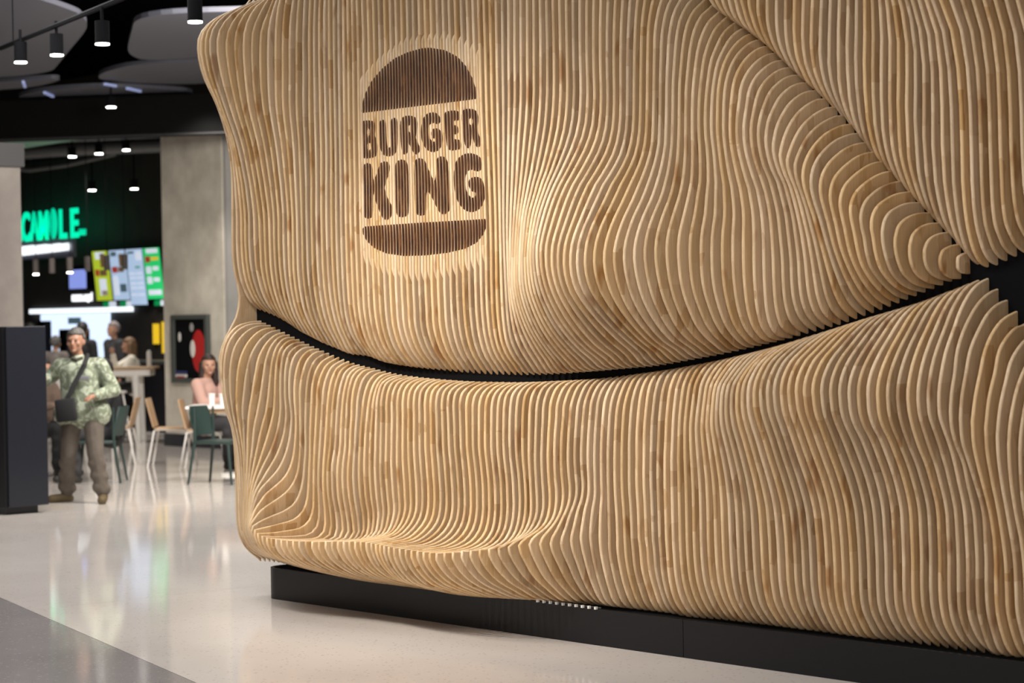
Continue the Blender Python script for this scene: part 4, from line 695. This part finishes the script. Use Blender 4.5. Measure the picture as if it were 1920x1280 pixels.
def bar_stool(loc, yaw, label):
    t = empty('bar_stool', loc, yaw, label=label, category='bar stool', group='white bar stools')
    MB().lathe([(.001, 0), (.17, 0), (.18, .015), (.17, .03), (.001, .03)], (0, 0, .72)).build('seat', WHITEM, t, True)
    MB().ball((0, .19, .93), .2, (1.0, .07, .55)).build('backrest', WHITEM, t, True)
    MB().tube([(0, .17, .74), (0, .20, .93)], .014, 8).build('back_post', WHITEM, t, True)
    for a in range(4):
        c_, s_ = math.cos(a * math.pi / 2 + .78), math.sin(a * math.pi / 2 + .78)
        MB().tube([(.12 * c_, .12 * s_, .73), (.24 * c_, .24 * s_, 0)], .014, 8).build('leg', WHITEM, t, True)
    MB().tube([(.2 * math.cos(a), .2 * math.sin(a), .28) for a in [k * math.pi / 8 for k in range(16)]], .009, 6, True).build('foot_ring', WHITEM, t, True)
    return t
bar_stool((-28.62, 18.42, 0), YAW + math.pi, 'white bar stool with oval back right of the tall table')
bar_stool((-27.75, 16.62, 0), YAW + 2.4, 'white bar stool in front of the tall table leg')
bar_stool((-29.75, 17.55, 0), YAW + .9, 'white bar stool under the girl in the cream sweater')
bt = empty('bar_table', (-28.72, 17.25, 0), YAW, label='tall oak-topped table on white tapered legs', category='table')
MB().box((-.95, -.3, 1.03), (.58, .3, 1.06), .006).build('tabletop', OAK, bt)
MB().box((-.9, -.25, .93), (.52, .25, 1.029), .02).build('underframe', WHITEM, bt)
for sx, sy in ((-.8, -.2), (-.8, .2), (.30, -.2), (.30, .2)):
    MB().tube([(sx, sy, .95), (sx * 1.06 + .02, sy * 1.15, 0)], [.055, .035], 10).build('leg', WHITEM, bt, True)
dt = empty('dining_table', (-21.15, 14.1, 0), YAW, label='white square table with coffee cups beside the wooden wall', category='table')
MB().box((-.42, -.35, .745), (.42, .35, .775), .006).build('tabletop', WHITEM, dt)
MB().box((-.30, -.3, .70), (.40, .3, .744)).build('apron', OAK, dt)
MB().tube([(.16, 0, .02), (.16, 0, .70)], .06, 16).build('pedestal', WHITEM, dt, True)
MB().lathe([(.001, 0), (.26, 0), (.25, .02), (.001, .022)], (.16, 0, 0)).build('base', WHITEM, dt, True)
LOCAL[0] = False
for k, (u, v) in enumerate(((-.16, -.1), (-.03, -.2))):
    p = Vector((-21.15, 14.1, .776)) + ARX * u + FWD0 * v
    c_ = empty('paper_cup', p, label=('left' if k == 0 else 'right') + ' white paper cup on the white table', category='cup', group='paper cups')
    MB().lathe([(.001, 0), (.028, 0), (.038, .115), (.001, .115)], p).build('cup', WHITEM, c_, True)
    MB().lathe([(.001, 0), (.041, 0), (.039, .014), (.001, .016)], p + Vector((0, 0, .1155))).build('lid', WHITEM, c_, True)
bw = empty('white_bottle', (-28.55, 17.75, 1.061), label='white cylinder bottle on the tall table', category='bottle')
MB().lathe([(.001, 0), (.035, 0), (.035, .2), (.02, .23), (.001, .235)], (-28.43, 17.62, 1.061)).build('bottle_body', WHITEM, bw, True)
bn = empty('bench_cabinet', (-26.6, 18.6, 0), label='low oak bench cabinet behind the tall table', category='cabinet')
MB().box((-28.9, 18.75, .12), (-27.0, 18.94, .85)).build('body', OAK, bn)
MB().box((-28.9, 18.8, 0), (-27.0, 18.92, .12)).build('base', BLACKM, bn)

# ---------------------------------------------------------------- people
SKIN = mat('skin', (.42, .23, .155), .55); SKIN2 = mat('tanned_skin', (.33, .17, .11), .55)
def blob(m, a, b, ra, rb, sx=1, sy=1, n=12):
    """tapered limb with rounded ends; sx, sy flatten it"""
    a, b = Vector(a), Vector(b); pts = []; rs = []
    ax = (b - a).normalized() if (b - a).length > 1e-6 else Vector((0, 0, 1))
    for t in (-1, -.8, -.4): pts.append(a + ax * ra * t); rs.append(max(ra * math.sqrt(max(1 - t * t, 0)), .002))
    for k in range(5): pts.append(a.lerp(b, k / 4)); rs.append(ra + (rb - ra) * k / 4)
    for t in (.4, .8, 1): pts.append(b + ax * rb * t); rs.append(max(rb * math.sqrt(max(1 - t * t, 0)), .002))
    c = (a + b) / 2; M0 = m.M
    m.M = M0 @ Matrix.Translation(c) @ Matrix.Diagonal((sx, sy, 1, 1)) @ Matrix.Translation(-c)
    m.tube(pts, rs, n); m.M = M0; return m
def fuse(m, name, material, parent, voxel, it=5):
    bmesh.ops.recalc_face_normals(m.bm, faces=m.bm.faces)
    me = bpy.data.meshes.new(name); m.bm.to_mesh(me); m.bm.free()
    o = bpy.data.objects.new(name, me); C0.objects.link(o)
    r = o.modifiers.new('r', 'REMESH'); r.mode = 'VOXEL'; r.voxel_size = voxel; r.adaptivity = 0
    s_ = o.modifiers.new('s', 'SMOOTH'); s_.iterations = it; s_.factor = .5
    dg = bpy.context.evaluated_depsgraph_get(); me2 = bpy.data.meshes.new_from_object(o.evaluated_get(dg)); bpy.data.objects.remove(o)
    me2.polygons.foreach_set('use_smooth', [True] * len(me2.polygons)); me2.materials.clear()
    return link(name, me2, material, parent)
BASE = dict(pelvis=(0, 0, .92), waist=(0, 0, 1.06), chest=(0, 0, 1.27), neck=(0, .01, 1.43), head=(0, -.02, 1.585),
            sl=(-.17, 0, 1.37), el=(-.23, .03, 1.10), wl=(-.24, -.04, .86), sr=(.17, 0, 1.37), er=(.23, .03, 1.10), wr=(.24, -.04, .86),
            hl=(-.09, 0, .90), kl=(-.10, -.02, .49), al=(-.10, .02, .085), hr=(.09, 0, .90), kr=(.10, -.02, .49), ar=(.10, .02, .085),
            fl=(-.02, -1, 0), fr=(.02, -1, 0))
def person(loc, yaw, label, top, legs, shoe, hair, pose={}, skin=SKIN, vox=.014, hairlong=False, bulk=1., turn=0, sleeve=1., fingers=None, scale=1., beard=False, hood=None, cap=None):
    t = empty('person', loc, yaw, label=label, category='person'); t.scale = (scale,) * 3
    J = {k: Vector(v) for k, v in {**BASE, **pose}.items()}
    L0 = LOCAL[0]; LOCAL[0] = True
    m = MB()
    blob(m, J['hl'] * .5 + J['hr'] * .5, J['waist'], .13, .12, 1.15, .85); blob(m, J['waist'], J['chest'], .12, .14, 1.12, .8)
    blob(m, J['sl'], J['sr'], .055, .055); blob(m, J['chest'] + Vector((0, 0, .08)), J['neck'], .09, .05); blob(m, J['neck'], J['head'] - Vector((0, 0, .05)), .052, .05)
    for s_ in 'lr':
        blob(m, J['s' + s_], J['e' + s_], .052, .040); blob(m, J['e' + s_], J['w' + s_], .040, .026)
        blob(m, J['h' + s_], J['k' + s_], .085, .056); blob(m, J['k' + s_], J['a' + s_], .055, .038)
        f = J['f' + s_].normalized(); blob(m, J['a' + s_] + Vector((0, 0, -.035)), J['a' + s_] + f * .15 + Vector((0, 0, -.05)), .038, .03)
        # hand: palm, four fingers, thumb
        d = (J['w' + s_] - J['e' + s_]).normalized(); sd = -1 if s_ == 'l' else 1
        w_ = Vector((0, 0, 1)).cross(d); w_ = w_.normalized() if w_.length > .1 else Vector((0, -1, 0)); nrm = d.cross(w_)
        pc = J['w' + s_] + d * .065; blob(m, J['w' + s_] + d * .02, pc, .024, .026)
        for q, ln in enumerate((.062, .070, .066, .052)):
            b0 = pc + w_ * ((q - 1.5) * .021) + d * .008; k1 = b0 + d * ln * .55 - nrm * .006; k2 = k1 + d * ln * .35 - nrm * .022
            blob(m, b0, k1, .0095, .009, n=8); blob(m, k1, k2, .009, .0075, n=8)
        tb = J['w' + s_] + d * .03 - w_ * .022; blob(m, tb, tb + d * .035 - w_ * .025 - nrm * .01, .011, .009, n=8)
    Hm = Matrix.Translation(J['head']) @ Matrix.Rotation(turn, 4, 'Z'); M0 = m.M; m.M = Hm
    m.ball((0, .01, .02), .1, (.78, .98, 1.0), 20, 14); m.ball((0, -.018, -.035), .08, (.78, .86, 1.0), 18, 12)       # skull and jaw
    blob(m, (0, -.088, .012), (0, -.104, -.022), .009, .015); m.ball((0, -.082, .030), .03, (1.7, .35, .4)); m.ball((0, -.083, -.052), .02, (1.3, .5, .4))
    m.ball((0, -.078, -.085), .022, (1.2, .8, .9)); 
    for s_ in (-1, 1): m.ball((s_ * .080, .012, -.005), .028, (.35, .7, 1.1)); m.ball((s_ * .045, -.068, -.02), .024, (1, .6, .9))
    m.M = M0
    fuse(m, 'body', skin, t, min(vox, .011))
    e = MB(Hm)
    for s_ in (-1, 1): e.ball((s_ * .031, -.084, .010), .010, (1.3, .6, .7), 8, 6)
    e.build('eyes', mat_eye, t, True)
    e = MB(Hm); e.ball((0, -.096, -.053), .016, (1.6, .35, .25), 10, 6); e.build('lips', mat_lip, t, True)
    # hair
    h = MB(Hm); q = bmesh.ops.create_uvsphere(h.bm, u_segments=24, v_segments=16, radius=.112)
    bmesh.ops.transform(h.bm, matrix=Hm @ Matrix.Translation((0, .018, .03)) @ Matrix.Diagonal((.80, .98, 1.0, 1)), verts=q['verts'])
    if hairlong: blob(h, (-.065, .03, .02), (-.085, .03, -.20), .045, .035); blob(h, (.065, .03, .02), (.085, .03, -.20), .045, .035); blob(h, (0, .07, .0), (0, .09, -.22), .07, .05)
    kill = [v for v in h.bm.verts if (lambda p: p.y < -.028 - max(0, (.045 - p.z)) * -.9 and p.z < .072 and abs(p.x) < .5 and p.y < (-.02 if p.z > .03 else .0 if not hairlong else -.02))(Hm.inverted() @ v.co)]
    if not hairlong: kill += [v for v in h.bm.verts if (Hm.inverted() @ v.co).z < -.05 and v not in kill]
    bmesh.ops.delete(h.bm, geom=list(set(kill)), context='VERTS')
    for v in h.bm.verts: v.co += Vector((random.uniform(-1, 1), random.uniform(-1, 1), random.uniform(-1, 1))) * .003
    ho = h.build('hair', hair, t, True); sm = ho.modifiers.new('thick', 'SOLIDIFY'); sm.thickness = .012
    # top
    m = MB(); B_ = bulk
    blob(m, J['hl'] * .5 + J['hr'] * .5 + Vector((0, 0, .0)), J['waist'], .155 * B_, .15 * B_, 1.12, .88); blob(m, J['waist'], J['chest'], .15 * B_, .155 * B_, 1.12, .85)
    blob(m, J['sl'], J['sr'], .075, .075); blob(m, J['chest'] + Vector((0, 0, .07)), J['neck'] - Vector((0, 0, .02)), .11, .066)
    for s_ in 'lr':
        blob(m, J['s' + s_], J['e' + s_], .078 * B_**.5, .064 * B_**.5); blob(m, J['e' + s_], J['e' + s_].lerp(J['w' + s_], .93 * sleeve), .064 * B_**.5, .046 * B_**.5)
    if hood: blob(m, J['neck'] + Vector((-.06, .08, 0)), J['neck'] + Vector((.06, .08, 0)), .06, .06)
    if bulk > 1.1 and hood is None: blob(m, J['hl'] + Vector((-.03, 0, -.01)), J['hr'] + Vector((.03, 0, -.01)), .15, .15, 1, .95)
    fuse(m, 'top', top, t, vox)
    m = MB(); blob(m, J['hl'] + Vector((0, 0, .03)), J['hr'] + Vector((0, 0, .03)), .115 * B_**.4, .115 * B_**.4, 1, .95)
    for s_ in 'lr':
        blob(m, J['h' + s_], J['k' + s_], .105 * B_**.4, .078); blob(m, J['k' + s_], J['k' + s_].lerp(J['a' + s_], .93), .076, .066)
        for q in range(3):
            p = J['k' + s_].lerp(J['a' + s_], .25 + .3 * q); blob(m, p + Vector((-.03, -.01, .01)), p + Vector((.03, .0, -.01)), .062, .058)
    fuse(m, 'trousers', legs, t, vox)
    for s_ in 'lr':
        f = J['f' + s_].normalized(); a = J['a' + s_]; m = MB()
        blob(m, a + Vector((0, 0, -.03)), a + Vector((0, 0, .03)), .05, .048); blob(m, a + Vector((0, 0, -.045)), a + f * .16 + Vector((0, 0, -.05)), .045, .042, 1.05, 1)
        blob(m, a - f * .03 + Vector((0, 0, -.055)), a + f * .12 + Vector((0, 0, -.055)), .038, .038)
        fuse(m, 'shoe', shoe, t, vox)
    LOCAL[0] = L0
    return t, J
mat_eye = mat('dark_eye', (.02, .015, .012), .3); mat_lip = mat('lip', (.28, .10, .08), .5)
def camo():
    m = mat('camouflage_jacket', (.5, .55, .45), .8); nt = m.node_tree; b = nt.nodes['Principled BSDF']
    g = N(nt, 'ShaderNodeTexCoord'); n = N(nt, 'ShaderNodeTexNoise', i_Scale=11., i_Detail=2., i_Distortion=1.8); nt.links.new(g.outputs['Object'], n.inputs['Vector'])
    nt.links.new(ramp(nt, n.outputs[0], [(.42, (.15, .175, .12)), (.50, (.22, .25, .18)), (.60, (.37, .41, .32))]), b.inputs['Base Color'])
    return m
CAMO = camo(); KHAKI = speckle('khaki_cloth', (.085, .068, .054), (.115, .095, .077), .85, 12)
HGREY = speckle('greying_hair', (.05, .045, .04), (.13, .125, .12), .8, 40); HBROWN = mat('brown_hair', (.02, .009, .006), .6); HDARK = mat('dark_hair', (.012, .01, .01), .6)
HBLOND = mat('light_brown_hair', (.16, .09, .045), .6); BCLOTH = mat('black_cloth', (.010, .010, .012), .85); GCLOTH = mat('charcoal_cloth', (.03, .03, .034), .85)
CREAM = mat('cream_knit', (.70, .66, .58), .9); PINK = mat('pale_pink_knit', (.50, .31, .26), .9); BOOT = mat('brown_boot', (.10, .07, .03), .7); BOOT2 = mat('black_boot', (.02, .018, .016), .6)
man, J = person((-19.14, 11.12, 0), YAW, 'man in a pale green camouflage jacket walking past the kiosk', CAMO, KHAKI, BOOT, HGREY,
    dict(pelvis=(0, 0, .88), hl=(-.095, 0, .86), hr=(.095, 0, .86), waist=(-.015, -.02, 1.02), chest=(-.02, 0, 1.22), neck=(-.03, -.01, 1.385), head=(-.05, -.03, 1.525),
         sl=(-.195, 0, 1.30), sr=(.165, 0, 1.30), el=(-.34, .10, 1.17), wl=(-.33, -.12, 1.185), er=(.295, .03, 1.06), wr=(.155, -.20, 1.015),
         kl=(-.14, -.02, .46), al=(-.185, .12, .085), kr=(.13, -.10, .46), ar=(.195, -.10, .085), fl=(-.8, -.6, 0), fr=(.1, -1, 0)), SKIN2, .0095, bulk=1.12, turn=-.12)
LOCAL[0] = True
MB().tube([(.06, -.02, 1.40), (.05, -.15, 1.30), (-.04, -.22, 1.12), (-.10, -.245, .98)], [.022, .024, .024, .02], 8).build('bag_strap', BCLOTH, man, True)
MB(Matrix.Translation((-.105, -.245, .895)) @ Matrix.Rotation(-.1, 4, 'Y')).box((-.10, -.045, -.115), (.085, .045, .10), .02).build('crossbody_bag', BCLOTH, man, True)
MB(Matrix.Translation((.04, -.182, 1.185)) @ Matrix.Rotation(.1, 4, 'Y')).box((-.055, -.006, -.022), (.06, .012, .022), .006).build('chest_patch', mat('grey_patch', (.17, .17, .19), .8), man)
MB().tube([(-.08, -.075, 1.372), (-.03, -.10, 1.355), (.02, -.07, 1.372)], [.016, .018, .016], 8).build('collar', mat('dark_collar', (.06, .055, .04), .8), man, True)
LOCAL[0] = False
sit = lambda z=.47, **k: {**dict(pelvis=(0, .1, z + .08), hl=(-.09, .1, z + .07), hr=(.09, .1, z + .07), waist=(0, .09, z + .22), chest=(0, .06, z + .42), neck=(0, .05, z + .58), head=(0, .01, z + .735),
    sl=(-.16, .06, z + .52), sr=(.16, .06, z + .52), el=(-.21, -.06, z + .30), er=(.21, -.06, z + .30), wl=(-.10, -.27, z + .34), wr=(.10, -.27, z + .34),
    kl=(-.10, -.33, z + .06), kr=(.10, -.33, z + .06), al=(-.10, -.32, .085), ar=(.10, -.30, .085)), **k}
person((-22.35, 14.66, 0), YAW + 1.05, 'woman in a pale pink sweater with long brown hair at the white table', PINK, GCLOTH, BOOT2, HBROWN, sit(.45), hairlong=True, turn=-.75)
gz = .72
person((-29.55, 17.95, 0), YAW - 1.45, 'girl in a cream sweater seated at the tall table, hand at her mouth', CREAM, GCLOTH, BOOT2, HBLOND,
       sit(gz, al=(-.10, -.28, .34), ar=(.10, -.28, .34), wl=(-.06, -.24, gz + .60), el=(-.16, -.22, gz + .36)), hairlong=True, scale=.93)
person((-31.1, 18.65, 0), YAW - .9, 'standing man in a charcoal jacket and grey cap behind the girl', GCLOTH, BCLOTH, BOOT2, mat('grey_cap', (.22, .19, .19), .8), dict(sl=(-.19, 0, 1.37), sr=(.19, 0, 1.37)), bulk=1.15, turn=.2)
person((-31.55, 18.35, 0), YAW + 2.8, 'dark-haired person in black standing at the counter behind the walking man', BCLOTH, BCLOTH, BOOT2, HDARK)
person((-32.5, 17.95, 0), YAW + 3.0, 'tall person in black queueing at the counter beside the kiosk', BCLOTH, BCLOTH, BOOT2, HDARK)
person((-31.6, 17.9, 0), YAW + 2.9, 'grey-haired person in a taupe coat queueing left of the walking man', speckle('taupe_cloth', (.12, .10, .095), (.16, .14, .13), .9), BCLOTH, BOOT2, HGREY, scale=.88)
person((-21.5, 12.72, 0), YAW - 1.2, 'seated person in a black padded jacket, half hidden behind the walking man', BCLOTH, GCLOTH, BOOT2, HDARK, sit(.45), bulk=1.15, hood=True)
person((-22.95, 12.85, 0), YAW + .9, 'seated person in black trousers mostly hidden behind the kiosk', speckle('brown_cloth', (.09, .06, .045), (.13, .09, .07), .9), BCLOTH, BOOT2, HDARK, sit(.45))
